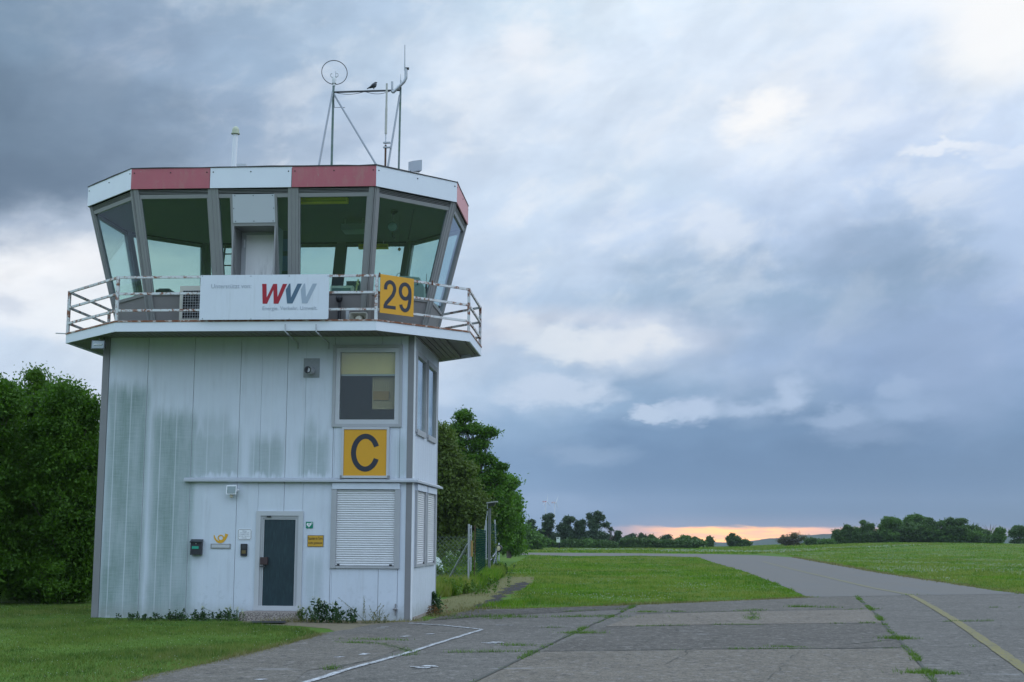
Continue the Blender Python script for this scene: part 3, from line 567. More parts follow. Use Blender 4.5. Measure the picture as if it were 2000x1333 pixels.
for i in range(8):
    j = (i+1) % 8; a, b2 = np.array(O[i]), np.array(O[j]); n = max(4, int(np.linalg.norm(b2-a)/.35)); zz = [random.uniform(.0, .018) for _ in range(n+1)]
    ia, ib = np.array(RI[i]), np.array(RI[j])
    for q in range(n):
        t0, t1 = q/n, (q+1)/n; A0, A1, B0, B1 = a+(b2-a)*t0, a+(b2-a)*t1, ia+(ib-ia)*t0, ia+(ib-ia)*t1
        m.hexa([(*A0, ZR+.001), (*A1, ZR+.001), (*B1, ZR+.001), (*B0, ZR+.001)], [(*A0, ZR+.012+zz[q]), (*A1, ZR+.012+zz[q+1]), (*B1, ZR+.014), (*B0, ZR+.014)])
m.build('roof_edge_felt', M_roof, TW)
# two bent conduits under the balcony, front
for u in (558, 618):
    p0 = PY(u, 634, D-1.02); p1 = PY(u, 650, D-1.02); p2 = PY(u+24, 662, D-.05); m = MB(); m.path([(p0[0], D-1.05, p0[2]), (p1[0], D-1.05, 5.50), (p1[0]+.04, D-1.02, 5.46), (p2[0], D-.03, 5.42), (p2[0], D-.03, 5.30)], .014)
    m.build('bent_rod', M_steel, TW)
m = MB(); m.tube((BA[7][0]-.22, BA[7][1], ZD+.03), (BA[7][0]-.01, BA[7][1], ZD+.02), .012); m.build('spout', M_steel, TW)
m = MB(); vx0, vz1 = F(593.7, 700.5); vx1, vz0 = F(623.8, 738); m.box(vx0, vx1, D-.012, D-.0005, vz0, vz1)
vp = m.build('vent_plate', mat('grey_plate', (.24, .26, .27), .5, .3, var=.2, vscale=20), TW)
m = MB(); q = F(609, 726); m.tube((q[0], D-.012, q[1]), (q[0]-.03, D-.22, q[1]+.005), .066, .062, 20); m.build('pipe_stub', M_frame, vp)
m = MB(); q = (q[0]-.03, q[1]+.005); m.lathe((q[0], D-.22, q[1]), [(.066, 0), (.070, .02), (.048, .021), (.046, -.08)], 20, (0, -1, 0)); m.build('pipe_collar', M_black, vp)
m = MB(); m.path([(F(773, 1160)[0], D-.02, F(773, 1180)[1]), (F(773, 1160)[0], D-.02, F(773, 1203)[1])], .012); m.lathe((F(773, 1160)[0], D-.05, F(773, 1190)[1]), [(.03, -.02), (.05, 0), (.03, .02)], 10, (0, 0, 1)); m.build('drain_tap', M_corner, TW)
# ------------------------------------------------------------------ things fixed to or standing on the tower
def arc(cx, cy, rx, ry, a0, a1, n): return [(cx+rx*math.cos(math.radians(a0+(a1-a0)*i/n)), cy+ry*math.sin(math.radians(a0+(a1-a0)*i/n))) for i in range(n+1)]
# sponsor banner on the front railing
YBN = D-1.055
def bp(zx, zy): p = PY(380+zx/6.25, 520+zy/6.25, YBN-.012); return p[0], p[2]
b0, b1 = bp(75, 112), bp(1645, 112); bb = bp(75, 657)
t = empty('banner', ((b0[0]+b1[0])/2, YBN, bb[1]), 'long white sponsor board with a red and grey letter logo fixed to the balcony railing', 'banner')
m = MB(); m.box(b0[0], b1[0], YBN-.008, YBN, bb[1], b0[1]); m.build('board', mat('white_board_print', (.62, .66, .71), .45, var=.05, fn=lambda b, pos, c, p: b.mix(b.m('MULTIPLY', b.ss(b.noise(b.vm('MULTIPLY', pos, (14, 14, 1.2)), 1, 5, .7), .5, .72), .22), c, (.40, .42, .42))), t)
def logo(pts, col, nm):
    m = MB(); m.prism([bp(*p) for p in pts], (0, YBN-.0085, 0), XA, ZA, .003); m.build(nm, mat('print_'+nm, col, .5, var=.02), t)
logo([(825,218),(878,218),(880,385),(960,218),(1008,218),(1012,380),(1078,218),(1130,218),(1022,460),(965,460),(962,290),(885,460),(830,460)], (.33, .010, .022), 'red_letter')
logo([(1155,215),(1170,215),(1176,385),(1257,215),(1312,215),(1195,457),(1128,457),(1113,290)], (.07, .13, .19), 'slate_letter')
logo([(1335,215),(1350,215),(1360,380),(1442,215),(1495,214),(1375,455),(1310,455),(1296,290)], (.32, .38, .45), 'silver_letter')
M_gt = mat('grey_print', (.33, .37, .42), .5, var=.02)
p, q = bp(203, 270), bp(692, 270); text_mesh('lettering', 'Unterstützt von:', M_gt, t, (p[0], YBN-.0085, p[1]-.005), XA, ZA, q[0]-p[0], bold=.004)
p, q = bp(828, 552), bp(1497, 552); text_mesh('lettering', 'Energie. Verkehr. Umwelt.', M_gt, t, (p[0], YBN-.0085, p[1]), XA, ZA, q[0]-p[0], bold=.004)
for zx in (95, 688, 1155, 1630):
    for zy in (122, 645): m = MB(); p = bp(zx, zy); m.tube((p[0], YBN-.008, p[1]), (p[0], YBN-.015, p[1]), .008, .008, 6); m.build('screw', M_dark, t)
for a in (b0[0]+.3, b1[0]-.3): m = MB(); m.box(a, a+.04, YBN, YBN+.03, 5.93, 6.62); m.build('bracket', M_steel, t)
# runway number board on the chamfered railing
R1, R2 = np.array(RP[1]), np.array(RP[2]); e = (R2-R1)/np.linalg.norm(R2-R1); n_ = np.array([e[1], -e[0]]); o2 = R1+e*.05+n_*.045
t = empty('number_sign', (o2[0], o2[1], 5.90), 'square yellow board with the black number 29 hung on the corner of the balcony railing', 'sign')
ax = (e[0], e[1], 0); SW_, SH_ = .80, .755; oz = 5.875; o3 = (o2[0], o2[1], oz)
m = MB(); m.prism([(0, 0), (SW_, 0), (SW_, SH_), (0, SH_)], o3, ax, ZA, .012); m.build('board', M_yel, t)
o4 = np.array(o3)+np.array([n_[0], n_[1], 0])*.0125; sc = SW_
two = [(x*sc, y*SH_) for x, y in arc(.285, .66, .135, .165, 195, -30, 16)]+[(x*sc, y*SH_) for x, y in ((.375, .50), (.28, .38), (.18, .27), (.145, .19))]
m = MB(); m.strokes(two, .075*sc/.8, o4, ax, ZA, .003); m.prism([(.10*sc, .13*SH_), (.46*sc, .13*SH_), (.46*sc, .215*SH_), (.10*sc, .215*SH_)], o4, ax, ZA, .0035); m.build('digit', M_navy, t)
nine = [(x*sc, y*SH_) for x, y in arc(.735, .635, .145, .19, 0, 360, 32)]; tail = [(x*sc, y*SH_) for x, y in [(.88, .66), (.885, .50), (.87, .33)]+arc(.735, .31, .125, .17, 0, -170, 14)]
m = MB(); m.strokes(nine, .075*sc/.8, o4, ax, ZA, .003); m.strokes(tail, .072*sc/.8, np.array(o4)+np.array([n_[0], n_[1], 0])*.0005, ax, ZA, .003); m.build('digit', M_navy, t)
for z in (6.60, 6.275, 5.945): m = MB(); q = R1+e*.42; m.tube((*(q+n_*.022), z), (*(q+n_*.05), z), .012); m.build('bolt', M_steel, t)
# C board
cx0, cz1 = F(669, 835); cx1, cz0 = F(759.5, 934.5)
t = empty('letter_sign', ((cx0+cx1)/2, D, cz0), 'square yellow board with black letter C below the upper front window', 'sign')
m = MB(); m.box(cx0+.02, cx1-.02, D-.055, D-.002, cz0+.02, cz1-.02); m.build('backing', M_alu, t)
m = MB(); ring(m, cx0, cx1, cz0, cz1, .045, D-.075, D-.003); m.build('frame', M_frame, t)
m = MB(); m.box(cx0+.046, cx1-.046, D-.06, D-.0551, cz0+.046, cz1-.046); m.build('board', M_yel, t)
qa, qb = F(687.5, 848), F(742, 922); W_, H_ = qb[0]-qa[0], qa[1]-qb[1]; mx, mz = (qa[0]+qb[0])/2, (qa[1]+qb[1])/2; sw = .10
P = arc(mx+.01, mz, W_/2-sw/2+.015, H_/2-sw/2, 33, 327, 40); P = [(mx+W_/2-sw/2, P[0][1])]+P[2:-2]+[(mx+W_/2-sw/2, P[-1][1])]
P = arc(mx, mz, W_/2-sw/2, H_/2-sw/2, 22, 338, 44)
m = MB(); m.strokes(P, sw, (0, D-.0602, 0), XA, ZA, .004); m.build('letter', M_navy, t)
for a in (cx0-.015, cx1-.02): m = MB(); m.box(a, a+.035, D-.09, D-.002, cz0-.02, cz0+.05); m.build('clip', M_corner, t)
# defibrillator sign
def fbox(u0, v0, u1, v1, y0, y1, mb): a, b2 = F(u0, v0), F(u1, v1); mb.box(a[0], b2[0], D-y0, D-y1, b2[1], a[1]); return a[0], b2[0], b2[1], a[1]
ex = F(598, 1019.5); ey = F(611.2, 1032.3); m = MB(); m.box(ex[0], ey[0], D-.012, D-.001, ey[1], ex[1])
t = empty('emergency_sign', (ex[0], D, ey[1]), 'small square green sign with a white heart and cross beside the entrance door', 'sign')
m.build('board', mat('sign_green', (.0, .19, .11), .4), t)
wd = ey[0]-ex[0]; m = MB(); hp = []
for i in range(40):
    a = 2*math.pi*i/40; hp.append((ex[0]+wd*.44+16*math.sin(a)**3*wd*.0215, ey[1]+wd*.48+(13*math.cos(a)-5*math.cos(2*a)-2*math.cos(3*a)-math.cos(4*a))*wd*.0225))
m.prism(hp, (0, D-.0125, 0), XA, ZA, .002); m.build('heart', M_white, t)
m = MB(); cxx, czz = ex[0]+wd*.84, ex[1]-wd*.17; a = wd*.035; b_ = wd*.11
m.prism([(cxx-a, czz-b_), (cxx+a, czz-b_), (cxx+a, czz-a), (cxx+b_, czz-a), (cxx+b_, czz+a), (cxx+a, czz+a), (cxx+a, czz+b_), (cxx-a, czz+b_), (cxx-a, czz+a), (cxx-b_, czz+a), (cxx-b_, czz-a), (cxx-a, czz-a)], (0, D-.0125, 0), XA, ZA, .002); m.build('cross', M_white, t)
m = MB(); cc = (ex[0]+wd*.44, ey[1]+wd*.50); m.prism([(cc[0]+wd*x, cc[1]+wd*z) for x, z in ((.03, .2), (-.09, -.02), (-.005, -.01), (-.03, -.2), (.09, .05), (.01, .03))], (0, D-.0146, 0), XA, ZA, .001); m.build('flash', MATS['sign_green'], t)
# yellow no-smoking notice
a0, a1 = F(601, 1045.8), F(631.6, 1068.5); t = empty('notice_sign', (a0[0], D, a1[1]), 'small yellow notice with two lines of black writing to the right of the entrance door', 'sign')
m = MB(); m.box(a0[0], a1[0], D-.010, D-.001, a1[1], a0[1]); m.build('border', M_black, t)
m = MB(); m.box(a0[0]+.007, a1[0]-.007, D-.0125, D-.0101, a1[1]+.007, a0[1]-.007); m.build('board', mat('notice_yellow', (.52, .30, .03), .5), t)
h = a0[1]-a1[1]
for s, zz in (('Rauchen im Turm', .60), ('nicht gestattet', .18)): text_mesh('lettering', s, M_black, t, (a0[0]+.02, D-.0125, a1[1]+h*zz), XA, ZA, a1[0]-a0[0]-.04, height=h*.27, bold=.0)
# white rounded notice
a0, a1 = F(464.8, 1033.3), F(491.2, 1055.2); t = empty('notice_sign', (a0[0], D, a1[1]), 'small white notice with rounded dark border hung above the door intercom', 'sign')
def rrect(x0, x1, z0, z1, r): return [p for cx, cz, s in ((x1-r, z0+r, -90), (x1-r, z1-r, 0), (x0+r, z1-r, 90), (x0+r, z0+r, 180)) for p in arc(cx, cz, r, r, s, s+90, 5)]
m = MB(); m.prism(rrect(a0[0], a1[0], a1[1], a0[1], .035), (0, D-.001, 0), XA, ZA, .007); m.build('board', M_white, t)
m = MB(); rr = rrect(a0[0]+.012, a1[0]-.012, a1[1]+.012, a0[1]-.012, .03); m.strokes(rr+[rr[0]], .006, (0, D-.0082, 0), XA, ZA, .001); m.build('border', M_black, t)
h = a0[1]-a1[1]
for i, s in enumerate(('Bitte', 'anmelden am', 'Empfang oder', 'an der Sprech-', 'anlage')): 
    wdt = (a1[0]-a0[0]-.05)*len(s)/14; text_mesh('lettering', s, mat('faint_ink', (.10, .12, .16), .6), t, ((a0[0]+a1[0]-wdt)/2, D-.0081, a0[1]-h*(.24+.155*i)), XA, ZA, wdt, height=h*.085)
# letter box
a0, a1 = F(374, 1053.5), F(396.6, 1084); t = empty('letter_box', ((a0[0]+a1[0])/2, D, a1[1]), 'black wall letter box with a green name label left of the door', 'letter box')
m = MB(); m.hexa([(a0[0]+.012, D-.10, a1[1]), (a1[0]-.012, D-.10, a1[1]), (a1[0]-.012, D-.001, a1[1]), (a0[0]+.012, D-.001, a1[1])], [(a0[0]+.012, D-.085, a0[1]-.04), (a1[0]-.012, D-.085, a0[1]-.04), (a1[0]-.012, D-.001, a0[1]-.01), (a0[0]+.012, D-.001, a0[1]-.01)]); m.build('body', M_black, t)
m = MB(); m.hexa([(a0[0], D-.115, a0[1]-.065), (a1[0], D-.115, a0[1]-.065), (a1[0], D-.086, a0[1]-.045), (a0[0], D-.086, a0[1]-.045)], [(a0[0], D-.115, a0[1]-.045), (a1[0], D-.115, a0[1]-.045), (a1[0], D-.001, a0[1]), (a0[0], D-.001, a0[1])]); m.build('flap', M_black, t)
m = MB(); m.box(a0[0]+.045, a1[0]-.065, D-.104, D-.0955, a1[1]+.115, a1[1]+.165); m.build('label', mat('label_green', (.02, .30, .20), .5), t)
m = MB(); m.tube(((a0[0]+a1[0])/2, D-.09, a0[1]-.085), ((a0[0]+a1[0])/2, D-.10, a0[1]-.087), .011); m.build('lock', M_steel, t)
# letter slot and post horn
a0, a1 = F(412, 1062.3), F(450.5, 1072.3); t = empty('letter_slot', ((a0[0]+a1[0])/2, D, a1[1]), 'grey metal letter slot plate set in the wall below the yellow horn emblem', 'letter slot')
m = MB(); m.box(a0[0], a1[0], D-.014, D-.001, a1[1], a0[1]); m.build('plate', M_alu, t)
m = MB(); m.box(a0[0]+.02, a1[0]-.02, D-.020, D-.0141, a1[1]+.02, a0[1]-.018); m.build('flap', M_frame, t)
def hp_(x, y): return F(360+x/8.33, 940+y/8.33)
pts = [(485,878),(492,915),(508,950),(535,978),(565,992),(600,992),(632,975),(658,945),(674,912),(684,885),(692,862)]; wdt = [.012,.028,.034,.040,.044,.046,.048,.050,.054,.060,.068]
m = MB(); m.strokes([hp_(*p) for p in pts], wdt, (0, D-.0015, 0), XA, ZA, .004)
rg = [hp_(595+43*math.cos(a), 925+43*math.sin(a)) for a in (2*math.pi*i/24 for i in range(25))]; m.strokes(rg, .021, (0, D-.002, 0), XA, ZA, .004)
m.build('horn_emblem', mat('emblem_yellow', (.62, .33, .02), .5), None, label='yellow horn emblem stuck on the wall above the letter slot', cat='emblem')
# intercom
a0, a1 = F(471, 1062.5), F(483, 1086.3); t = empty('intercom', ((a0[0]+a1[0])/2, D, a1[1]), 'narrow black intercom panel on the wall just left of the door', 'intercom')
m = MB(); m.prism(rrect(a0[0], a1[0], a1[1], a0[1], .012), (0, D-.001, 0), XA, ZA, .035); m.build('housing', M_black, t)
m = MB(); m.box(a0[0]+.025, a1[0]-.025, D-.041, D-.0361, a1[1]+.045, a1[1]+.11); m.build('button', mat('bronze_button', (.16, .12, .05), .4, .3), t)
m = MB(); m.box(a0[0]+.02, a1[0]-.02, D-.039, D-.0361, a1[1]+.14, a0[1]-.025); m.build('speaker_grille', mat('dark_grille', (.04, .045, .05), .6), t)
# floodlight over the entrance with sensor
a0, a1 = F(446, 948.5), F(465.5, 966.5); t = empty('floodlight', ((a0[0]+a1[0])/2, D, a0[1]), 'white framed floodlight with a motion sensor ball under the ledge', 'floodlight')
m = MB(); m.box(a0[0]+.03, a1[0]-.03, D-.05, D-.001, a1[1]+.05, a0[1]-.05); m.build('bracket', M_white, t)
m = MB(); m.hexa([(a0[0], D-.16, a1[1]), (a1[0], D-.16, a1[1]), (a1[0]-.03, D-.05, a1[1]+.03), (a0[0]+.03, D-.05, a1[1]+.03)], [(a0[0], D-.13, a0[1]), (a1[0], D-.13, a0[1]), (a1[0]-.03, D-.05, a0[1]-.02), (a0[0]+.03, D-.05, a0[1]-.02)]); m.build('body', M_white, t)
m = MB(); m.hexa([(a0[0]+.02, D-.166, a1[1]+.02), (a1[0]-.02, D-.166, a1[1]+.02), (a1[0]-.02, D-.150, a1[1]+.02), (a0[0]+.02, D-.150, a1[1]+.02)], [(a0[0]+.02, D-.139, a0[1]-.02), (a1[0]-.02, D-.139, a0[1]-.02), (a1[0]-.02, D-.13, a0[1]-.02), (a0[0]+.02, D-.13, a0[1]-.02)]); m.build('lens', mat('lamp_glass', (.14, .20, .20), .15, spec=.8), t)
q = F(454.5, 970); m = MB(); m.lathe((q[0], D-.10, q[1]-.035), [(.004, 0), (.028, .012), (.036, .035), (.03, .058), (.012, .075)], 12); m.build('sensor', mat('cream_plastic', (.50, .45, .33), .5), t, smooth=True)
q = F(467.5, 958); m = MB(); m.tube((q[0]-.02, D-.10, q[1]), (q[0]+.02, D-.10, q[1]), .02); m.build('knob', M_white, t)
# floodlight under the balcony corner
a0, a1 = F(189.5, 669), F(215.5, 686); t = empty('floodlight', ((a0[0]+a1[0])/2, D-.2, a0[1]), 'grey halogen floodlight under the left end of the balcony', 'floodlight')
m = MB(); m.hexa([(a0[0], D-.32, a1[1]), (a1[0], D-.32, a1[1]), (a1[0]-.04, D-.16, a1[1]+.03), (a0[0]+.04, D-.16, a1[1]+.03)], [(a0[0], D-.29, a0[1]), (a1[0], D-.29, a0[1]), (a1[0]-.04, D-.16, a0[1]-.02), (a0[0]+.04, D-.16, a0[1]-.02)]); m.build('body', mat('dark_grey_metal', (.09, .10, .10), .5, .3), t)
m = MB(); m.hexa([(a0[0]+.02, D-.326, a1[1]+.015), (a1[0]-.02, D-.326, a1[1]+.015), (a1[0]-.02, D-.31, a1[1]+.015), (a0[0]+.02, D-.31, a1[1]+.015)], [(a0[0]+.02, D-.300, a0[1]-.015), (a1[0]-.02, D-.300, a0[1]-.015), (a1[0]-.02, D-.288, a0[1]-.015), (a0[0]+.02, D-.288, a0[1]-.015)]); m.build('lens', mat('reflector_glass', (.16, .20, .20), .2, .4, spec=.8), t)
m = MB(); m.tube((a0[0]+.06, D-.322, (a0[1]+a1[1])/2), (a1[0]-.06, D-.322, (a0[1]+a1[1])/2), .012); m.build('tube_lamp', M_white, t)
m = MB(); m.path([((a0[0]+a1[0])/2, D-.22, a0[1]-.02), ((a0[0]+a1[0])/2, D-.22, a0[1]+.07), ((a0[0]+a1[0])/2, D-.04, a0[1]+.07), ((a0[0]+a1[0])/2, D-.01, a0[1]+.07)], .014); m.build('bracket', M_corner, t)
# air conditioner on the balcony
YA = D-.62; p0 = PY(352, 559, YA); p1 = PY(398, 623, YA); x0, x1, z0, z1 = p0[0], p0[0]+.80, ZD+.035, p0[2]
t = empty('air_conditioner', ((x0+x1)/2, YA+.15, ZD), 'cream outdoor air conditioning unit standing behind the railing left of the banner', 'air conditioner')
M_cream = mat('cream_casing', (.50, .49, .43), .5)
m = MB()
for r in rsub((x0, x1, z0+.03, z1), [(x0+.06, x1-.16, z0+.09, z1-.09)]): m.box(r[0], r[1], YA, YA+.02, r[2], r[3])
m.box(x0, x1, YA+.0201, YA+.30, z1-.02, z1); m.box(x0, x0+.015, YA+.0201, YA+.30, z0+.03, z1-.021); m.box(x1-.015, x1, YA+.0201, YA+.30, z0+.03, z1-.021); m.box(x0, x1, YA+.0201, YA+.30, z0+.03, z0+.05); m.build('casing', M_cream, t)
m = MB(); m.box(x0+.016, x1-.016, YA+.12, YA+.14, z0+.06, z1-.03); m.build('inner', M_dark, t)
fx, fz = (x0+.06+x1-.16)/2, (z0+z1)/2; m = MB(); m.lathe((fx, YA+.10, fz), [(.06, 0), (.05, .04), (.01, .05)], 16, (0, -1, 0))
for i in range(5):
    a = i*2*math.pi/5; c, s = math.cos(a), math.sin(a); m.hexa([(fx+c*.05-s*.03, YA+.10, fz+s*.05+c*.03), (fx+c*.22-s*.07, YA+.10, fz+s*.22+c*.07), (fx+c*.22+s*.07, YA+.07, fz+s*.22-c*.07), (fx+c*.05+s*.03, YA+.07, fz+s*.05-c*.03)], [(fx+c*.05-s*.03, YA+.104, fz+s*.05+c*.03), (fx+c*.22-s*.07, YA+.104, fz+s*.22+c*.07), (fx+c*.22+s*.07, YA+.074, fz+s*.22-c*.07), (fx+c*.05+s*.03, YA+.074, fz+s*.05-c*.03)])
m.build('fan', mat('fan_grey', (.05, .055, .06), .5), t)
m = MB()
for i in range(11): z = z0+.10+(z1-z0-.2)*i/10; m.tube((x0+.06, YA-.012, z), (x1-.16, YA-.012, z), .0035, n=4)
for i in range(12): x = x0+.065+(x1-x0-.23)*i/11; m.tube((x, YA-.008, z0+.09), (x, YA-.008, z1-.09), .0035, n=4)
m.build('fan_guard', M_frame, t)
for a in (x0+.08, x1-.16): m = MB(); m.box(a, a+.08, YA+.02, YA+.28, ZD, z0+.029); m.build('foot', M_black, t)
# horn loudspeaker, black siren, grey hook on the balcony
YS = D-.55; p0 = PY(684, 612, YS); p1 = PY(718.5, 640, YS); x0, x1, z1 = p0[0], p1[0], p0[2]; z0 = ZD+.01
t = empty('loudspeaker', ((x0+x1)/2, YS, ZD), 'cream rectangular horn loudspeaker lying on the balcony floor below the number board', 'loudspeaker')
def rr3(x0, x1, z0, z1, r, y): return [(a, y, b2) for a, b2 in rrect(x0, x1, z0, z1, r)]
R_ = [rr3(x0, x1, z0, z1, .04, YS-.10), rr3(x0+.012, x1-.012, z0+.012, z1-.012, .03, YS-.10), rr3(x0+.10, x1-.10, z0+.09, z1-.09, .01, YS+.10), rr3(x0+.09, x1-.09, z0+.08, z1-.08, .01, YS+.13), rr3(x0, x1, z0, z1, .04, YS-.06)]
k = len(R_[0]); m = MB(); m.add([p for r in (R_[4], R_[0], R_[1], R_[2]) for p in r]+[p for p in R_[3]], [(i*k+j, i*k+(j+1) % k, (i+1)*k+(j+1) % k, (i+1)*k+j) for i in range(3) for j in range(k)]+[(j, 4*k+j, 4*k+(j+1) % k, (j+1) % k) for j in range(k)]+[tuple(range(4*k, 5*k))]); m.build('horn', M_cream, t)
m = MB(); cx, cz = (x0+x1)/2, (z0+z1)/2-.02; m.lathe((cx, YS+.09, cz), [(.075, 0), (.075, .12), (.06, .15), (.01, .155)], 16, (0, -1, 0)); m.build('driver', mat('pale_cream', (.62, .60, .50), .5), t)
YS2 = D-.42; p0, p1 = PY(662.5, 584, YS2), PY(663, 604, YS2); t = empty('siren', (p0[0], YS2, ZD), 'black round-headed siren on a flared stem behind the railing beside the banner', 'siren')
m = MB(); m.lathe((p0[0], YS2, p0[2]), [(.02, -.075), (.055, -.05), (.066, -.01), (.066, .03), (.05, .06), (.01, .07)], 16); m.build('head', M_black, t, smooth=True)
m = MB(); m.lathe((p0[0]+.01, YS2, ZD+.02), [(.05, 0), (.035, (p0[2]-ZD)*.35), (.02, p0[2]-ZD-.09)], 12); m.build('stem', M_black, t, smooth=True)
m = MB(); m.lathe((p0[0]+.01, YS2, ZD-.01), [(.09, 0), (.09, .02), (.05, .03)], 12); m.build('foot', M_black, t)
YS3 = D-.58; p0 = PY(679, 604, YS3); t = empty('clamp_stand', (p0[0], YS3, ZD), 'short grey post with two black hooks standing left of the loudspeaker', 'stand')
m = MB(); m.box(p0[0]-.03, p0[0]+.03, YS3-.02, YS3+.02, ZD, p0[2]-.01); m.build('post', M_steel, t)
for s in (-1, 1): m = MB(); m.path([(p0[0]+s*.02, YS3, p0[2]-.01), (p0[0]+s*.02, YS3, p0[2]+.02), (p0[0]+s*.045, YS3, p0[2]+.035), (p0[0]+s*.065, YS3, p0[2]+.015), (p0[0]+s*.055, YS3, p0[2]-.005)], .007); m.build('hook', M_black, t)
# ---- inside the cab
def inside(u, v, yy): return PY(u, v, D+yy)
t = empty('signal_lamp', tuple(inside(766, 445, .9)), 'round signal lamp hanging from the cab ceiling behind the right corner window', 'signal lamp')
p = inside(766, 443, .9); m = MB(); m.lathe((p[0], p[1]+.10, p[2]), [(.05, -.02), (.085, .02), (.105, .12), (.105, .16), (.098, .161)], 24, (.1, -1, -.1)); m.build('housing', mat('green_black', (.03, .05, .05), .4), t, smooth=True)
m = MB(); m.lathe((p[0], p[1]+.10, p[2]), [(.092, .150), (.092, .163), (.05, .172), (.001, .175)], 24, (.1, -1, -.1)); m.build('lens', mat('lamp_lens', (.22, .34, .30), .1, spec=.9), t, smooth=True)
m = MB(); m.path([(p[0], p[1]+.05, p[2]-.09), (p[0]+.01, p[1]+.05, p[2]-.20), (p[0]+.05, p[1]+.05, p[2]-.25)], .022); m.build('grip', M_black, t)
m = MB(); m.path([(p[0], p[1]+.06, p[2]+.09), (p[0]-.005, p[1]+.06, 8.34)], .006); m.build('cord', M_black, t)
m = MB(); m.lathe((p[0]+.02, p[1]+.06, 8.34), [(.01, -.10), (.07, -.07), (.08, -.03), (.06, 0)], 14); m.build('ceiling_reel', M_black, t)
m = MB(); q0 = inside(808, 400, .9); q1 = inside(797, 470, .9); pts = []
for i in range(160): f_ = i/159; pts.append((q0[0]+(q1[0]-q0[0])*f_+.012*math.cos(i*.9), q0[1]+.012*math.sin(i*.9), 8.345+(q1[2]-8.345)*f_))
m.path(pts, .005, 4); m.build('coiled_cord', M_black, None, label='black coiled cord hanging from the cab ceiling near the signal lamp', cat='cord')
t = empty('pendant', (inside(780, 486, 1.4)[0], D+1.4, inside(780, 486, 1.4)[2]), 'small brass pendant on a thin string behind the right corner window', 'pendant')
q = inside(780, 486, 1.4); m = MB(); m.tube((q[0], q[1], q[2]), (q[0], q[1], 8.34), .003, n=4); m.build('string', M_black, t)
m = MB(); m.lathe((q[0], q[1], q[2]), [(.01, -.05), (.03, -.03), (.035, 0), (.01, .02)], 10); m.build('weight', mat('brass', (.30, .20, .06), .4, .5), t)
def yb(u0, u1, v0, v1, yy, lab):
    a, b2 = inside(u0, v0, yy), inside(u1, v1, yy); t = empty('ceiling_light', ((a[0]+b2[0])/2, a[1], a[2]), lab, 'lamp')
    m = MB(); m.box(a[0], b2[0], a[1], a[1]+.14, b2[2], a[2]); m.build('housing', mat('yellow_case', (.95, .74, .02), .5), t)
    m = MB(); m.box(a[0]+.02, b2[0]-.02, a[1]-.012, a[1]-.001, b2[2]+.02, b2[2]+.04); m.build('trim', mat('yellow_trim', (.55, .42, .01), .5), t)
    for x in (a[0]+.12, b2[0]-.12): m = MB(); m.box(x, x+.02, a[1]+.05, a[1]+.08, a[2], 8.351); m.build('hanger', M_frame, t)
yb(586, 678, 386.5, 395.5, -.45, 'long yellow strip lamp at the top of the third front cab window')
yb(700, 757, 477, 485, 4.0, 'long yellow strip lamp at the far side of the cab above the rear windows')
a, b2 = inside(666, 437, 1.6), inside(712, 448, 1.6); m = MB(); m.box(a[0], b2[0], a[1], a[1]+.5, b2[2], a[2]); t = empty('ceiling_monitor', (a[0], a[1], b2[2]), 'flat pale grey display case under the cab ceiling behind the third front window', 'display'); m.build('case', mat('pale_case', (.38, .42, .42), .5), t)
for x in (a[0]+.05, b2[0]-.08): m = MB(); m.box(x, x+.03, a[1]+.1, a[1]+.14, a[2], 8.351); m.build('hanger', M_frame, t)
# desk along the front and right, radio sets, screens
ds = PY(600, 572, D-.1)[2]
t = empty('control_desk', (-5.6, D+.55, ZD), 'pale desk along the cab windows behind the banner and number board', 'desk')
m = MB(); m.box(-6.72, -4.95, D+.02, D+.62, ds-.06, ds-.02); m.build('desk_top', mat('desk_cream', (.45, .46, .36), .5), t)
m = MB(); m.box(-6.68, -6.63, D+.05, D+.6, ZD, ds-.061); m.build('side_panel', M_cream, t); m = MB(); m.box(-5.04, -4.99, D+.05, D+.6, ZD, ds-.061); m.build('side_panel', M_cream, t)
def gadget(nm, lab, cat, u0, u1, v0, v1, yy, dep, mt, fmt):
    a, b2 = inside(u0, v0, yy), inside(u1, v1, yy); t = empty(nm, ((a[0]+b2[0])/2, a[1], ds-.02), lab, cat); z0 = ds-.019
    m = MB(); m.hexa([(a[0], a[1], z0), (b2[0], a[1], z0), (b2[0], a[1]+dep, z0), (a[0], a[1]+dep, z0)], [(a[0], a[1]+.03, a[2]), (b2[0], a[1]+.03, a[2]), (b2[0], a[1]+dep, a[2]), (a[0], a[1]+dep, a[2])]); m.build('case', mt, t)
    m = MB(); w_ = b2[0]-a[0]; m.box(a[0]+w_*.08, b2[0]-w_*.08, a[1]-.006, a[1]+.028, z0+(a[2]-z0)*.2, z0+(a[2]-z0)*.72); m.build('front_panel', fmt, t)
gadget('radio_console', 'low cream radio console on the desk behind the third front window', 'radio', 645, 688, 558, 572, .12, .3, mat('console_cream', (.55, .55, .40), .5), mat('console_green', (.10, .18, .14), .4))
gadget('screen', 'dark screen standing on the desk next to the number board', 'screen', 676, 702, 549, 572, .34, .12, M_black, mat('screen_dark', (.03, .06, .07), .2))
YI = 1.0
a = inside(806, 541, YI); m = MB(); t = empty('radio_rack', (a[0], a[1], ZD), 'pale green radio equipment on a cabinet behind the right corner window', 'radio')
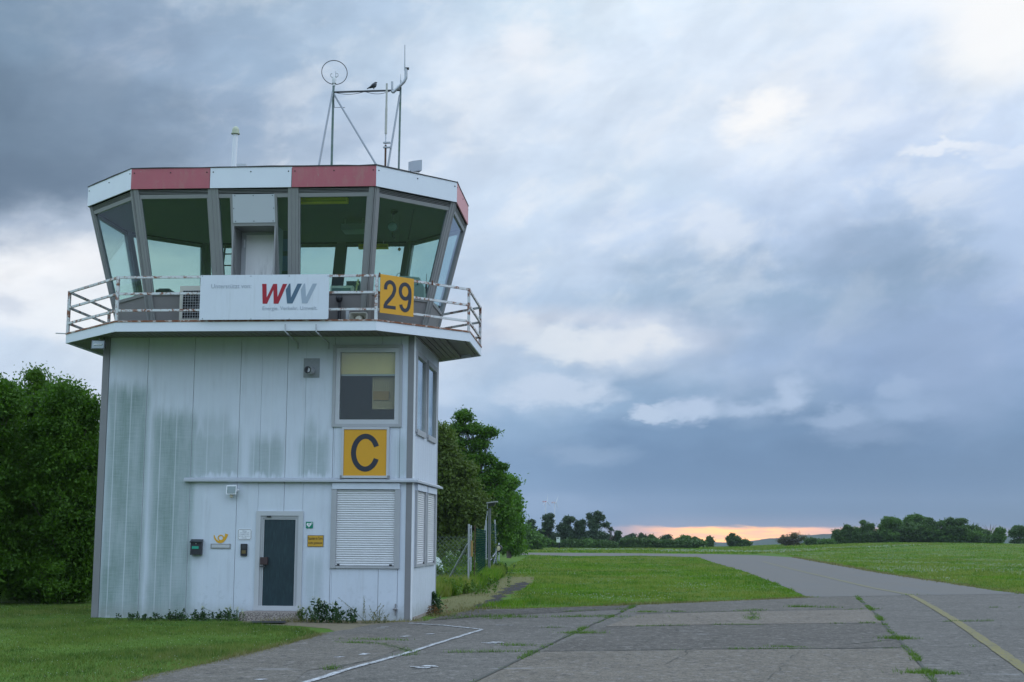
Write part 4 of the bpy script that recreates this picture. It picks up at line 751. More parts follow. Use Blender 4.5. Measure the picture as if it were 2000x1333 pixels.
p0, p1 = inside(775, 538, YI), inside(826, 560, YI); m.hexa([(p0[0], a[1], p1[2]), (p1[0], a[1]+.2, p1[2]), (p1[0], a[1]+.5, p1[2]), (p0[0], a[1]+.3, p1[2])], [(p0[0]+.05, a[1]+.05, p0[2]), (p1[0]-.12, a[1]+.25, p0[2]), (p1[0]-.12, a[1]+.5, p0[2]), (p0[0]+.05, a[1]+.3, p0[2])]); m.build('case', mat('mint_case', (.30, .38, .34), .5), t)
m = MB(); m.box(p0[0]-.1, p1[0]+.02, a[1]+.0, a[1]+.5, ZD, p1[2]-.001); m.build('cabinet', mat('mint_cabinet', (.40, .46, .40), .5), t)
for f_ in (.35, .6, .75): q = np.array(p0)*(1-f_)+np.array(p1)*f_; m = MB(); m.tube((q[0], a[1]+.2*f_-.01, q[2]+.02), (q[0], a[1]+.2*f_+.06, q[2]+.02), .018); m.build('dial', M_black, t)
m = MB(); q = inside(829, 540, YI); m.lathe((q[0], a[1]+.3, p1[2]-.1), [(.02, 0), (.03, .1), (.02, .2), (.006, .22), (.004, .42)], 8); m.build('antenna', M_black, t)
m = MB(); q = inside(775, 532, YI); m.path([(q[0]-.04, a[1]+.2, p0[2]), (q[0]-.02, a[1]+.2, q[2]), (q[0]+.03, a[1]+.2, q[2]+.02), (q[0]+.10, a[1]+.22, p0[2]+.01)], .007); m.build('cable', M_black, t)
YP = .1; q = inside(698, 553, YP); t = empty('seahorse_ornament', (q[0], q[1], ds-.02), 'small pale yellow wavy ornament on the desk left of the number board', 'ornament')
m = MB(); m.path([(q[0]-.03, q[1], ds-.02), (q[0]-.01, q[1], q[2]-.06), (q[0]+.015, q[1], q[2]-.02), (q[0]-.005, q[1], q[2]+.01), (q[0]+.02, q[1], q[2]+.05), (q[0]+.01, q[1], q[2]+.08)], [.015, .02, .028, .02, .022, .008], 8); m.build('figure', mat('pale_yellow', (.55, .52, .22), .5), t, smooth=True)
yc = .35; a, b2 = inside(546, 452, yc), inside(562, 560, yc); t = empty('instrument_cabinet', ((a[0]+b2[0])/2, a[1], ZD), 'tall dark cabinet with blue panels behind the slim pane right of the cab door', 'cabinet')
m = MB(); m.box(a[0], b2[0]+.05, a[1], a[1]+.35, ZD, a[2]); m.build('case', mat('dark_teal_case', (.04, .07, .08), .5), t)
for f0, f1 in ((.60, .75), (.80, .92)): m = MB(); h0 = ZD+(a[2]-ZD)*f0; h1_ = ZD+(a[2]-ZD)*f1; m.box(a[0]+.02, b2[0]+.02, a[1]-.012, a[1]-.001, h0, h1_); m.build('blue_panel', mat('blue_panel', (.06, .12, .22), .4), t)
a, b2 = inside(304, 566, .0), inside(332, 573, .0); t = empty('low_console', ((a[0]+b2[0])/2, a[1], ZD), 'low dark console just above the sill behind the first front window', 'console')
m = MB(); m.box(a[0], b2[0], a[1], a[1]+.3, ZD, a[2]); m.build('case', M_black, t)
m = MB(); m.box(a[0]+.04, b2[0]-.04, a[1]+.05, a[1]+.2, a[2]+.001, a[2]+.03); m.build('top_panel', mat('grey_top_panel', (.12, .13, .14), .5), t)
p0, p1 = inside(440, 480, .6), inside(434, 560, .6); m = MB()
for dx in (0, .22): m.path([(p0[0]+dx, p0[1], p0[2]), (p1[0]+dx-.05, p1[1]-.2, ZD)], .022, 6)
for f_ in np.linspace(.1, .9, 7): q = np.array([p0[0], p0[1], p0[2]])*(1-f_)+np.array([p1[0]-.05, p1[1]-.2, ZD])*f_; m.tube(tuple(q), (q[0]+.22, q[1], q[2]), .014)
m.build('ladder', M_black, None, label='narrow black ladder leaning inside the cab left of the door', cat='ladder')
# ---- on the roof
def T3(u, v, yy): return tuple(PY(u, v, D+yy))
RB = 2.0
q = T3(460, 262, 1.3); t = empty('vent_pipe', (q[0], q[1], ZR), 'white vertical pipe with a pale domed cap on the tower roof', 'pipe')
m = MB(); m.tube((q[0]-.03, q[1], ZR-.03), (q[0], q[1], q[2]-.01), .058, .055, 16); m.build('pipe', M_white, t, smooth=True)
m = MB(); m.lathe((q[0], q[1], q[2]), [(.06, -.02), (.095, -.005), (.095, .012), (.075, .02), (.075, .09), (.055, .14), (.02, .165), (.003, .167)], 18); m.build('cap', mat('lichen_cap', (.42, .45, .33), .7), t, smooth=True)
q2 = T3(470, 322, .9); m = MB(); m.box(q2[0]-.09, q2[0]+.11, q2[1], q2[1]+.2, ZR-.03, q2[2]+.02); m.build('roof_box', mat('pale_roof_box', (.50, .53, .55), .5), None, label='small pale box on the roof at the foot of the white pipe', cat='box')
# antenna frame
t = empty('antenna_frame', T3(650, 323, RB)[:2]+(ZR,), 'green-grey tubular antenna frame of two masts, slanting braces and a crossbar on the roof', 'mast')
M_mast = mat('weathered_mast', (.15, .20, .20), .6, .2, fn=lambda b, pos, c, p: b.mix(b.ss(b.noise(pos, 5, 4), .45, .6), c, (.10, .17, .13)))
a = T3(647.5, 330, RB); b2 = T3(651.5, 168, RB); m = MB(); m.path([(a[0], a[1], ZR-.05), b2], .026, 8); m.build('mast', M_mast, t)
top2 = T3(782.5, 171, RB); f2 = T3(778.5, 330, RB); m = MB(); m.path([(f2[0], f2[1], ZR-.05), top2], .022, 8); m.build('mast', M_mast, t)
m = MB(); A = T3(651.5, 180.5, RB); B = T3(783, 176.5, RB); m.path([A, B], .022, 8); m.build('crossbar', mat('dark_tube', (.06, .065, .07), .5), t)
def brace(ub, vb, yb_, ut, vt, yt, r=.021):
    p, q = Vector(T3(ut, vt, yt)), Vector(T3(ub, vb, yb_)); d = q-p; f_ = (p.z-(ZR-.03))/(p.z-q.z); m = MB(); m.path([p, p+d*f_], r, 8); m.build('brace', mat('dull_steel', (.20, .22, .24), .5, .3), t)
brace(623, 323, .2, 649.5, 180, RB); brace(735.5, 323.5, -.35, 653, 186, RB); brace(757.5, 327, .2, 780.5, 187, RB)
m = MB()
A_ = Vector(A); B_ = Vector(B)
def sag(f0, f1, d, n=10): return [A_.lerp(B_, f0+(f1-f0)*i/n)+Vector((0, -.03, -.02-d*math.sin(math.pi*i/n))) for i in range(n+1)]
m.path(sag(.02, .47, .05), .006, 5); m.build('cable', M_black, t); m = MB(); m.path(sag(.47, .86, .06), .006, 5); m.build('cable', M_black, t)
m = MB(); c0 = Vector(T3(652, 213, RB)); pts = [c0+Vector((.0, -.03, .2)), c0+Vector((.02, -.03, .02)), c0+Vector((.2, -.03, .02)), c0+Vector((.26, -.08, 0))]; m.path(pts, .006, 5); m.build('cable', M_black, t)
q = T3(766, 181, RB); q1 = T3(766, 160, RB); m = MB(); m.path([q, q1], .026, 8); m.build('stub', M_steel, t)
# loop antenna with anemometer-like head
c = T3(653.3, 142, RB); t = empty('loop_antenna', T3(652, 168, RB), 'thin wire ring antenna around a small white fork head on the left mast', 'antenna')
r = 25/FPX*(D+RB); m = MB(); ringp = [(c[0]+r*math.cos(a), c[1]+.08*math.cos(a), c[2]+r*1.02*math.sin(a)) for a in (2*math.pi*i/40 for i in range(41))]; m.path(ringp, .010, 6); m.build('ring', mat('ring_metal', (.12, .12, .13), .5, .4), t)
q = T3(652.5, 168.5, RB); m = MB(); m.lathe(q, [(.03, 0), (.03, .05), (.048, .06), (.045, .16), (.03, .20)], 12); m.build('head', mat('head_white', (.62, .64, .64), .5), t)
zt = q[2]+.20
for s, h in ((-1, .03), (1, .03)):
    m = MB(); m.path([(q[0], q[1], zt), (q[0]+s*.05, q[1], zt+.0), (q[0]+s*.085, q[1], zt+.03), (q[0]+s*.085, q[1], zt+.07), (q[0]+s*.05, q[1], zt+.09)], .009, 6); m.build('fork', M_steel, t)
m = MB(); m.tube((q[0]+.03, q[1], zt), (q[0]+.03, q[1], zt+.13), .012, .008); m.build('tip', M_steel, t)
# rusty and white rod antenna
a, b2, c2, d2 = T3(752.5, 330, .6), T3(753.2, 284, .6), T3(753.5, 262, .6), T3(755.6, 163.5, .6)
t = empty('rod_antenna', (a[0], a[1], ZR), 'tall straight rod antenna, rusty below and white above, on the roof', 'antenna')
m = MB(); m.path([(a[0], a[1], ZR-.05), b2], .021, 8); m.build('rusty_pole', mat('rust_pole', (.11, .06, .04), .8), t)
m = MB(); m.path([b2, c2], .013, 8); m.build('neck', M_steel, t); m = MB(); m.path([c2, T3(754.6, 211, .6)], .026, 8); m.build('radome', mat('radome', (.42, .42, .38), .5), t); m = MB(); m.path([T3(754.6, 211.2, .6), d2], .021, 8); m.build('radome', MATS['radome'], t)
for dz in (.0, .10): m = MB(); m.box(b2[0]-.05, b2[0]+.10, b2[1]-.03, b2[1]+.03, b2[2]-.06+dz, b2[2]-.035+dz); m.build('clamp', M_steel, t)
# whip antenna on the bent arm
A = T3(767.5, 181, RB-.15); t = empty('whip_antenna', A, 'thin whip antenna on a bent grey arm at the right mast top', 'antenna')
m = MB(); m.path([A, T3(779, 170, RB-.15), T3(789, 160, RB-.15), T3(792.6, 153, RB-.15), T3(793, 146, RB-.15), T3(793, 135, RB-.15)], .036, 10); m.build('arm', M_steel, t, smooth=True)
m = MB(); q = T3(793.5, 134.5, RB-.15); m.tube((q[0]-.02, q[1], q[2]), (q[0]+.06, q[1], q[2]), .03); m.build('clamp', M_black, t)
m = MB(); m.path([T3(790.5, 138, RB-.15), T3(790.8, 88, RB-.15)], [.016, .009], 8); m.build('whip', mat('whip_grey', (.38, .40, .42), .4, .3), t)
m = MB(); m.path([T3(767.5, 181, RB-.15), T3(767.5, 181, RB+.05)], .025, 8); m.build('joint', M_steel, t)
t = empty('short_antenna', top2, 'short slim antenna on the very top of the right mast', 'antenna')
m = MB(); m.path([top2, T3(782.7, 157, RB)], .016, 8); m.build('base', M_steel, t); m = MB(); m.path([T3(782.7, 157, RB), T3(782.7, 145.5, RB)], [.009, .006], 6); m.build('rod', M_frame, t)
m = MB(); q = T3(782, 172, RB); m.lathe((q[0]-.02, q[1]-.05, q[2]-.03), [(.02, 0), (.05, .01), (.05, .05), (.02, .06)], 10); m.build('coupler', M_black, t)
# flat panel antenna at the roof edge
a, b2 = T3(796, 314, .75), T3(806, 331, .75); c2, d2 = T3(806, 314.5, .70), T3(823.8, 332.6, .60); t = empty('panel_antenna', T3(777, 329, .6)[:2]+(ZR,), 'grey box-shaped panel antenna on a short arm at the right roof edge', 'antenna')
m = MB(); m.hexa([(a[0], a[1]+.12, b2[2]), (c2[0], c2[1], d2[2]), (d2[0], d2[1]+.02, d2[2]), (a[0]+.2, a[1]+.28, b2[2])], [(a[0], a[1]+.12, a[2]), (c2[0], c2[1], c2[2]), (d2[0], d2[1]+.02, c2[2]), (a[0]+.2, a[1]+.28, a[2])]); m.build('panel', mat('panel_grey', (.42, .45, .49), .45), t)
q = T3(778, 330, .6); m = MB(); m.path([(q[0]-.03, q[1]+.02, ZR+.06), (q[0]+.20, q[1]+.02, ZR+.075), (a[0]+.05, a[1]+.15, (a[2]+b2[2])/2)], .022, 8); m.build('arm', M_steel, t)
m = MB(); m.box(q[0]-.07, q[0]+.05, q[1]-.05, q[1]+.07, ZR+.0, ZR+.045); m.build('base', M_steel, t)
# bird on the crossbar : one continuous skinned body
def bird():
    q = Vector(T3(728, 176.8, RB)); s = .0105                        # metres per zoomed unit
    J = [(-.09, .062, .012), (-.045, .075, .026), (.0, .098, .055), (.038, .124, .057), (.058, .152, .040), (.062, .172, .028), (.082, .172, .014), (.100, .167, .004)]
    me = bpy.data.meshes.new('bird'); vs = [(q.x+x, q.y, q.z+z) for x, z, r in J]+[(q.x-.13, q.y, q.z+.028), (q.x+.02, q.y-.018, q.z+.06), (q.x+.022, q.y-.018, q.z+.022), (q.x+.02, q.y+.018, q.z+.06), (q.x+.022, q.y+.018, q.z+.022)]
    ed = [(i, i+1) for i in range(7)]+[(0, 8), (2, 9), (9, 10), (2, 11), (11, 12)]; me.from_pydata([(v[0]-q.x, v[1]-q.y, v[2]-q.z) for v in vs], ed, [])
    o = bpy.data.objects.new('bird', me); C.objects.link(o); o.location = q; sk = o.modifiers.new('skin', 'SKIN'); rs = [j[2] for j in J]+[.012, .014, .005, .014, .005]
    for i, r in enumerate(rs): me.skin_vertices[0].data[i].radius = (r, r)
    me.skin_vertices[0].data[2].use_root = True; o.modifiers.new('sub', 'SUBSURF').levels = 2; o.modifiers['sub'].render_levels = 2
    me.materials.append(mat('bird_grey', (.045, .05, .06), .6, fn=lambda b, pos, c, p: b.mix(b.ss(b.sep(pos)[2], .135, .158), b.mix(b.ss(b.sep(pos)[2], .125, .138), c, (.10, .11, .12)), (.012, .013, .016)))); tag(o, 'dark grey bird with a black head perched on the antenna crossbar facing right', 'bird')
    for s2 in (-1, 1):
        m = MB(); m.lathe((q.x+.070, q.y+s2*.024, q.z+.178), [(.006, -.003), (.006, .003)], 8, (0, 1, 0)); m.build('eye', M_frame, o)
        m = MB(); m.path([(q.x+.04, q.y+s2*.040, q.z+.128), (q.x, q.y+s2*.048, q.z+.098), (q.x-.05, q.y+s2*.030, q.z+.068), (q.x-.10, q.y+s2*.008, q.z+.045)], [.015, .022, .015, .004], 8); m.build('wing', mat('wing_grey', (.06, .066, .078), .6), o, smooth=True)
bird()
# ------------------------------------------------------------------ ground, pavement, grass
def grid_ground():
    f = lambda t, k: np.sinh(t*k)/math.sinh(k)
    gx = f(np.linspace(-1, 1, 141), 6.5)*3600; gy = 60+f(np.linspace(-1, 1, 181), 6.5)*3600
    X, Y = np.meshgrid(gx, gy); Z = terr(X, Y); nx, ny = len(gx), len(gy)
    V = np.stack([X, Y, Z], -1).reshape(-1, 3); idx = np.arange(nx*ny).reshape(ny, nx)
    q = np.stack([idx[:-1, :-1], idx[:-1, 1:], idx[1:, 1:], idx[1:, :-1]], -1).reshape(-1, 4)
    me = bpy.data.meshes.new('ground'); me.from_pydata(V.tolist(), [], q.tolist()); o = bpy.data.objects.new('ground', me); C.objects.link(o); me.shade_smooth(); return o
def groundfn(b, pos, c, p):
    far = b.noise(pos, .06, 5, .6); mid = b.noise(pos, .55, 6, .65); fine = b.noise(b.vm('MULTIPLY', pos, (3, 3, 3)), 4, 6, .75)
    c = b.mix(b.ss(far, .35, .68), (.055, .115, .012), (.095, .160, .024)); c = b.mix(b.m('MULTIPLY', b.ss(mid, .5, .72), .45), c, (.095, .120, .045))
    c = b.mix(b.m('MULTIPLY', b.ss(fine, .45, .75), .5), c, (.030, .050, .016))
    return c
g = grid_ground(); g.data.materials.append(mat('turf', (.05, .09, .02), .95, fn=groundfn, bump=1.0, bscale=9, spec=.1)); tag(g, kind='structure')
def sheet(name, poly, z, m, kind='structure', jit=0.0, step=.25):
    P = [np.array(p, float) for p in poly]
    if jit:
        Q = []
        for i in range(len(P)):
            a, b2 = P[i], P[(i+1) % len(P)]; L = np.linalg.norm(b2-a); n = max(1, min(400, int(L/step))) if max(a[1], b2[1]) < 400 else 1
            d = (b2-a)/max(L, 1e-6); nn = np.array([d[1], -d[0]])
            for k in range(n): t = k/n; q = a+(b2-a)*t; Q.append(q+nn*(jit*(math.sin(q[0]*5.1+q[1]*2.3)+.6*math.sin(q[0]*13.7-q[1]*9.1)+random.uniform(-.6, .6))))
        P = Q
    m_ = MB(); m_.add([(*p, z) for p in P], [tuple(range(len(P)))]); o = m_.build(name, m)
    if o.data.polygons[0].normal.z < 0: o.data.flip_normals()
    import bmesh
    bm = bmesh.new(); bm.from_mesh(o.data); bmesh.ops.triangulate(bm, faces=bm.faces[:]); bm.to_mesh(o.data); bm.free()
    return tag(o, kind=kind)
def asphaltfn(b, pos, c, p):
    ag = b.noise(pos, 38, 3, .8); grit = b.noise(pos, 16, 5, .85); pat = b.noise(pos, .9, 6, .65); st = b.noise(b.vm('MULTIPLY', pos, (.5, 1.6, 1)), 1.1, 5, .7)
    c = b.vm('SCALE', c, b.m('ADD', .62, b.m('MULTIPLY', pat, .75)))
    sp = b.noise(b.vm('MULTIPLY', pos, (1.6, 1, 1)), 4.5, 5, .6); c = b.mix(b.m('MULTIPLY', b.ss(sp, .52, .66), .55), c, (.24, .22, .20)); sp2 = b.noise(b.vm('ADD', pos, (7, 3, 1)), 8, 5, .65); c = b.mix(b.m('MULTIPLY', b.ss(sp2, .53, .64), .62), c, (.045, .043, .042))
    c = b.mix(b.m('MULTIPLY', b.ss(grit, .52, .70), .55), c, (.25, .235, .21)); c = b.mix(b.m('MULTIPLY', b.ss(ag, .48, .60), .6), c, (.03, .03, .03))
    c = b.mix(b.m('MULTIPLY', b.ss(st, .60, .74), .45), c, (.30, .30, .30)); c = b.mix(b.m('MULTIPLY', b.ss(b.noise(pos, 3.1, 6, .75), .62, .70), .4), c, (.27, .205, .16))
    wh = b.m('MULTIPLY', b.ss(b.noise(b.vm('MULTIPLY', pos, (2.2, 4.5, 1)), 3.0, 7, .8), .64, .69), b.ss(b.noise(pos, .35, 3), .5, .62)); c = b.mix(b.m('MULTIPLY', wh, .6), c, (.40, .41, .41))
    return c
M_asph = mat('worn_concrete_asphalt', (0.138, 0.127, 0.111), .88, fn=asphaltfn, bump=.7, bscale=45, var=.1, spec=.08)
M_taxi = mat('taxiway_asphalt', (0.136, 0.127, 0.114), .85, bump=.4, bscale=30, var=.1, spec=.10, fn=lambda b, pos, c, p: b.mix(b.m('MULTIPLY', b.ss(b.noise(b.vm('MULTIPLY', pos, (.5, .12, 1)), 1.2, 6, .7), .45, .7), .35), b.vm('SCALE', c, b.m('ADD', .8, b.m('MULTIPLY', b.noise(pos, 18, 5, .8), .4))), (.12, .125, .13)))
g_ = lambda L: [G(*p) for p in L]
AP = [(-7.2, -25), (-6.3, 4)]+g_([(250,1333),(300,1320),(400,1297),(500,1273),(575,1254),(628,1239),(663,1233),(722,1222),(765,1216.5),(822,1215.5),(840,1210),(875,1202.5),(926,1190.5),(997,1190.5),(1060,1188.5),(1243.6,1182),(1480,1172),(1578,1167.5),
      (1529,1145),(1490,1130),(1454,1116.5),(1418,1106),(1400,1101),(1364,1088.5),(1249,1086),(1117.6,1086.6),(1012.5,1083.8),(1010,1080),(1222,1081),(1400,1083),(1480,1085),(1553,1089.5),(1640,1104),(1730,1121),(1850,1139),(1940,1154),(2000,1160.5)])+[(24, 50), (60, 62), (70, -25)]
sheet('apron', AP, .006, M_asph, jit=.035)
TAXI = g_([(1578,1167),(1529,1145.5),(1490,1130.5),(1454,1117),(1418,1106.5),(1400,1101.5),(1364,1088.8),(1249,1086.2),(1117.6,1086.8),(1013,1084),(1012,1080.4),(1222,1081.3),(1400,1083.4),(1480,1085.4),(1553,1090),(1640,1104.5),(1730,1121.5),(1850,1139.6),(1940,1154.6),(1998,1161)])
sheet('taxiway', TAXI, .010, M_taxi, jit=.02)
def tone(nm, col, px, z): sheet('pavement_slab', g_(px), z, mat(nm, col, .88, fn=asphaltfn, bump=.7, bscale=45, var=.1, spec=.08), jit=.006)
tone('slab_pale', (0.183, 0.156, 0.125), [(1243,1202),(1406,1196.5),(1660,1192),(1699,1191),(1727,1217.5),(1400,1221),(1183,1225)], .010)
tone('slab_dark', (0.113, 0.101, 0.086), [(1180,1226.5),(1400,1222),(1726,1219),(1766,1266),(1670,1267.5),(1400,1269),(1060,1273.5),(1068,1268),(1160,1232)], .010)
tone('slab_warm', (0.162, 0.140, 0.112), [(1052,1275),(1400,1270.5),(1670,1269.5),(1768,1268),(1830,1345),(900,1345)], .010)
tone('slab_old_asphalt', (0.088, 0.079, 0.067), [(840,1212),(875,1204),(926,1191.5),(997,1191.5),(1060,1189.5),(1240,1183),(1225,1191),(1060,1199),(940,1206),(850,1213)], .010)
tone('slab_grey', (0.145, 0.130, 0.109), [(240,1345),(400,1299),(500,1275),(575,1257),(640,1243),(720,1238),(798,1262),(720,1292),(600,1312),(560,1345)], .010)
tone('slab_top', (0.129, 0.116, 0.097), [(1243,1184),(1480,1173.5),(1578,1168.5),(1668,1167),(1696,1190),(1406,1195.5),(1243,1200)], .010)
# strips of bare ground
M_soil = mat('bare_soil', (.17, .145, .10), .95, bump=.8, bscale=30, var=.25, spec=.1, fn=lambda b, pos, c, p: b.mix(b.m('MULTIPLY', b.ss(b.noise(pos, 6, 6, .75), .45, .65), .7), c, (.085, .085, .06)))
M_straw = mat('dry_turf', (.135, .125, .055), .95, bump=.8, bscale=30, var=.25, spec=.1, fn=lambda b, pos, c, p: b.mix(b.m('MULTIPLY', b.ss(b.noise(pos, 3, 6, .75), .45, .65), .7), c, (.09, .11, .035)))
sheet('soil_strip', g_([(476,1213),(476,1219),(560,1222),(640,1229),(655,1234),(700,1228),(760,1218),(822,1218),(822,1208)]), .003, M_soil, jit=.05)
sheet('dry_turf_strip', g_([(850,1206),(852,1180),(880,1163),(930,1152),(960,1140),(985,1128),(1010,1122),(1045,1128),(1040,1140),(1020,1152),(975,1170),(945,1185),(925,1193),(880,1204)]), .003, M_straw, jit=.12)
sheet('footpath', g_([(921,1190),(940,1180),(960,1172),(962,1168),(985,1152),(1005,1142),(1025,1137),(1033,1141),(1020,1150),(995,1160),(975,1169),(990,1173),(970,1181),(950,1190)]), .008, mat('old_dark_asphalt', (.050, .046, .046), .95, spec=.05, bump=.6, bscale=30, var=.2), jit=.10)
sheet('doormat', g_([(492,1216.5),(560,1216.5),(556,1220),(488,1220)]), .03, mat('rubber', (.02, .02, .025), .8))
# painted markings
def line(name, pts, w, z, m, jit=.012):
    P = [np.array(p) for p in pts]; Q = []
    for a, b2 in zip(P, P[1:]): n = max(1, int(np.linalg.norm(b2-a)/.4)); Q += [a+(b2-a)*k/n for k in range(n)]
    Q.append(P[-1]); L, Rr = [], []
    for i in range(len(Q)):
        d = Q[min(i+1, len(Q)-1)]-Q[max(i-1, 0)]; d /= np.linalg.norm(d); n = np.array([-d[1], d[0]]); L.append(Q[i]+n*(w/2+random.uniform(-jit, jit))); Rr.append(Q[i]-n*(w/2+random.uniform(-jit, jit)))
    k = len(Q); m_ = MB(); m_.add([(*p, z) for p in L+Rr], [(k+i, k+i+1, i+1, i) for i in range(k-1)]); return tag(m_.build(name, m), kind='structure')
def wornmat(name, col, base, k):
    return mat(name, col, .8, var=.15, bump=.5, bscale=45, fn=lambda b, pos, c, p: b.mix(b.ss(b.noise(pos, 14, 7, .85), k, k+.08), c, base))
M_wl = wornmat('worn_white_paint', (.42, .43, .44), (.12, .115, .11), .47); M_yl = wornmat('worn_yellow_paint', (.16, .135, .035), (.10, .094, .078), .49); M_yl2 = wornmat('faded_yellow_paint', (.13, .115, .05), (.13, .122, .112), .50)
line('painted_line', g_([(560,1346),(609,1332),(680,1309),(756,1288.5),(790,1279),(805,1274.5),(870,1253.5),(941,1231.5)]), .09, .015, M_wl)
line('painted_line', g_([(801,1219),(870,1223.5),(941,1231)]), .10, .0152, M_wl)
def mark(pts, w=.09): line('painted_line', g_(pts), w, .0154, M_wl)
mark([(940,1257.4),(985,1257.6)], .06); mark([(958,1259),(972,1255.6)], .16); mark([(801,1304.7),(856,1304.9)], .07); mark([(822,1308),(842,1302)], .16); mark([(968,1222.8),(1001,1223.2)], .06)
mark([(784,1245.5),(798,1244.2)], .10); mark([(835,1241),(845,1239.6)], .10); mark([(654.5,1286.5),(670,1284.7)], .09); mark([(706,1281.5),(717.5,1278.5)], .11); mark([(744,1226.5),(760,1226.6)], .06); mark([(736,1228.7),(752,1228.6)], .05); mark([(500,1330.5),(520,1329)], .09)
line('painted_line', g_([(1778,1163),(1822,1187),(1868,1215),(1934,1261),(2000,1308),(2080,1366)]), .175, .0156, M_yl)
line('painted_line', g_([(1490,1097.5),(1535,1109.5),(1575,1119),(1610,1127),(1655,1138),(1700,1148.5),(1740,1156),(1778,1163)]), .21, .0158, M_yl2)
# joints between the slabs, with weeds
J = {'d1': [(900,1347),(931,1332),(985,1305),(1060,1267),(1110,1243),(1157,1221),(1200,1203),(1243,1183)], 'd2': [(1671.5,1166.5),(1690,1181),(1712,1202),(1724,1217),(1740,1236),(1757,1250),(1765,1264),(1785,1282),(1805,1310),(1826,1336)],
     'j1': [(1578,1168),(1672,1166.3),(1790,1163),(2000,1161)], 'j2': [(1250,1199),(1406,1196),(1600,1193),(1820,1188.5),(2000,1187),(2200,1184)], 'j3': [(950,1228),(1050,1227.5),(1183,1225.6),(1400,1221.5),(1724,1218)], 'j3r': [(1745,1217),(1860,1215),(2000,1213.6),(2200,1211)],
     'j4': [(640,1310),(700,1296),(760,1284),(850,1276),(1060,1274),(1260,1273),(1400,1269.5),(1670,1268),(1766,1267)], 'j4r': [(1766,1266),(1860,1265),(2000,1262),(2200,1258)], 'c1': [(675,1257),(735,1258),(765,1263),(790,1270),(805,1275)], 'c2': [(870,1213),(1000,1209),(1120,1206),(1190,1204)], 'c3': [(1240,1182),(1225,1190),(1060,1198),(940,1205),(850,1212)],
     'c4': [(1640,1262),(1700,1256),(1750,1251)], 'c5': [(1640,1271),(1710,1275),(1790,1278)], 'c6': [(1462,1192),(1472,1202),(1470,1213)]}
M_joint = mat('dirt_joint', (.055, .055, .045), .95, var=.3)
for k_, L in J.items(): line('pavement_joint', g_(L), .04 if k_ in ('d1', 'd2') else .022, .0172, M_joint, jit=.008)
for a, b2, n in (((1300,1300),(1420,1240),26),((1500,1330),(1560,1275),18),((1850,1250),(1960,1225),18),((1000,1300),(1120,1285),18),((1560,1215),(1640,1195),14),((900,1250),(960,1240),12),((1250,1260),(1330,1228),16),((700,1330),(860,1312),20),((1880,1320),(1990,1290),18),((1330,1200),(1400,1215),12)):
    A_, B_ = G(*a), G(*b2); q = A_.copy(); L = [q.copy()]
    for i in range(1, n+1): L.append(A_+(B_-A_)*i/n+rng.normal(0, .06, 2))
    line('pavement_crack', L, .010, .0174, M_joint, jit=.004)
# ------------------------------------------------------------------ grass blades
def grassmat(name, c0, c1, dry):
    m = bpy.data.materials.new(name); m.use_nodes = True; MATS[name] = m; nt = m.node_tree; nt.nodes.clear(); b = NB(nt)
    pos = b.node('ShaderNodeTexCoord').outputs['Object']; rnd = b.node('ShaderNodeNewGeometry').outputs['Random Per Island']
    n1 = b.noise(pos, .28, 5, .65); n2 = b.noise(pos, 1.7, 5, .7); n3 = b.noise(b.vm('MULTIPLY', pos, (1, .5, 1)), .13, 4, .6)
    f = b.m('ADD', b.m('MULTIPLY', b.ss(n2, .40, .60), .5), b.m('ADD', b.m('MULTIPLY', rnd, .15), b.m('MULTIPLY', b.ss(n1, .40, .60), .45)))
    c = b.mix(f, c0, c1); dm = b.m('MULTIPLY', b.ss(n3, .42, .58), b.ss(n2, .38, .60)); dr = b.m('MAXIMUM', b.m('MULTIPLY', dm, .75), b.m('MULTIPLY', b.ss(rnd, .88, .9), .6)); c = b.mix(dr, c, dry)
    d = b.node('ShaderNodeBsdfPrincipled'); b.put(d.inputs['Base Color'], c); d.inputs['Roughness'].default_value = .6; d.inputs['Specular IOR Level'].default_value = .2
    t = b.node('ShaderNodeBsdfTranslucent'); b.put(t.inputs[0], b.vm('MULTIPLY', c, (1.1, 1.2, .6)))
    mx = b.node('ShaderNodeMixShader'); mx.inputs[0].default_value = .35; b.l.new(d.outputs[0], mx.inputs[1]); b.l.new(t.outputs[0], mx.inputs[2])
    o = b.node('ShaderNodeOutputMaterial'); b.l.new(mx.outputs[0], o.inputs[0]); return m
M_grass = grassmat('grass_blade', (.034, .115, .004), (.150, .265, .015), (.27, .25, .08))
M_gdark = grassmat('lawn_blade', (.036, .086, .012), (.135, .200, .036), (.22, .20, .08))
M_dry = leafmat('dry_blade', (.12, .125, .04), (.22, .19, .08), .25, 2)
M_weed = leafmat('weed_leaf', (.055, .125, .010), (.12, .20, .03), .3, 3)
def inpoly(P, poly):
    x, y = P[:, 0], P[:, 1]; r = np.zeros(len(P), bool); Q = np.array(poly); j = len(Q)-1
    for i in range(len(Q)):
        c = ((Q[i, 1] > y) != (Q[j, 1] > y)) & (x < (Q[j, 0]-Q[i, 0])*(y-Q[i, 1])/(Q[j, 1]-Q[i, 1]+1e-12)+Q[i, 0]); r ^= c; j = i
    return r
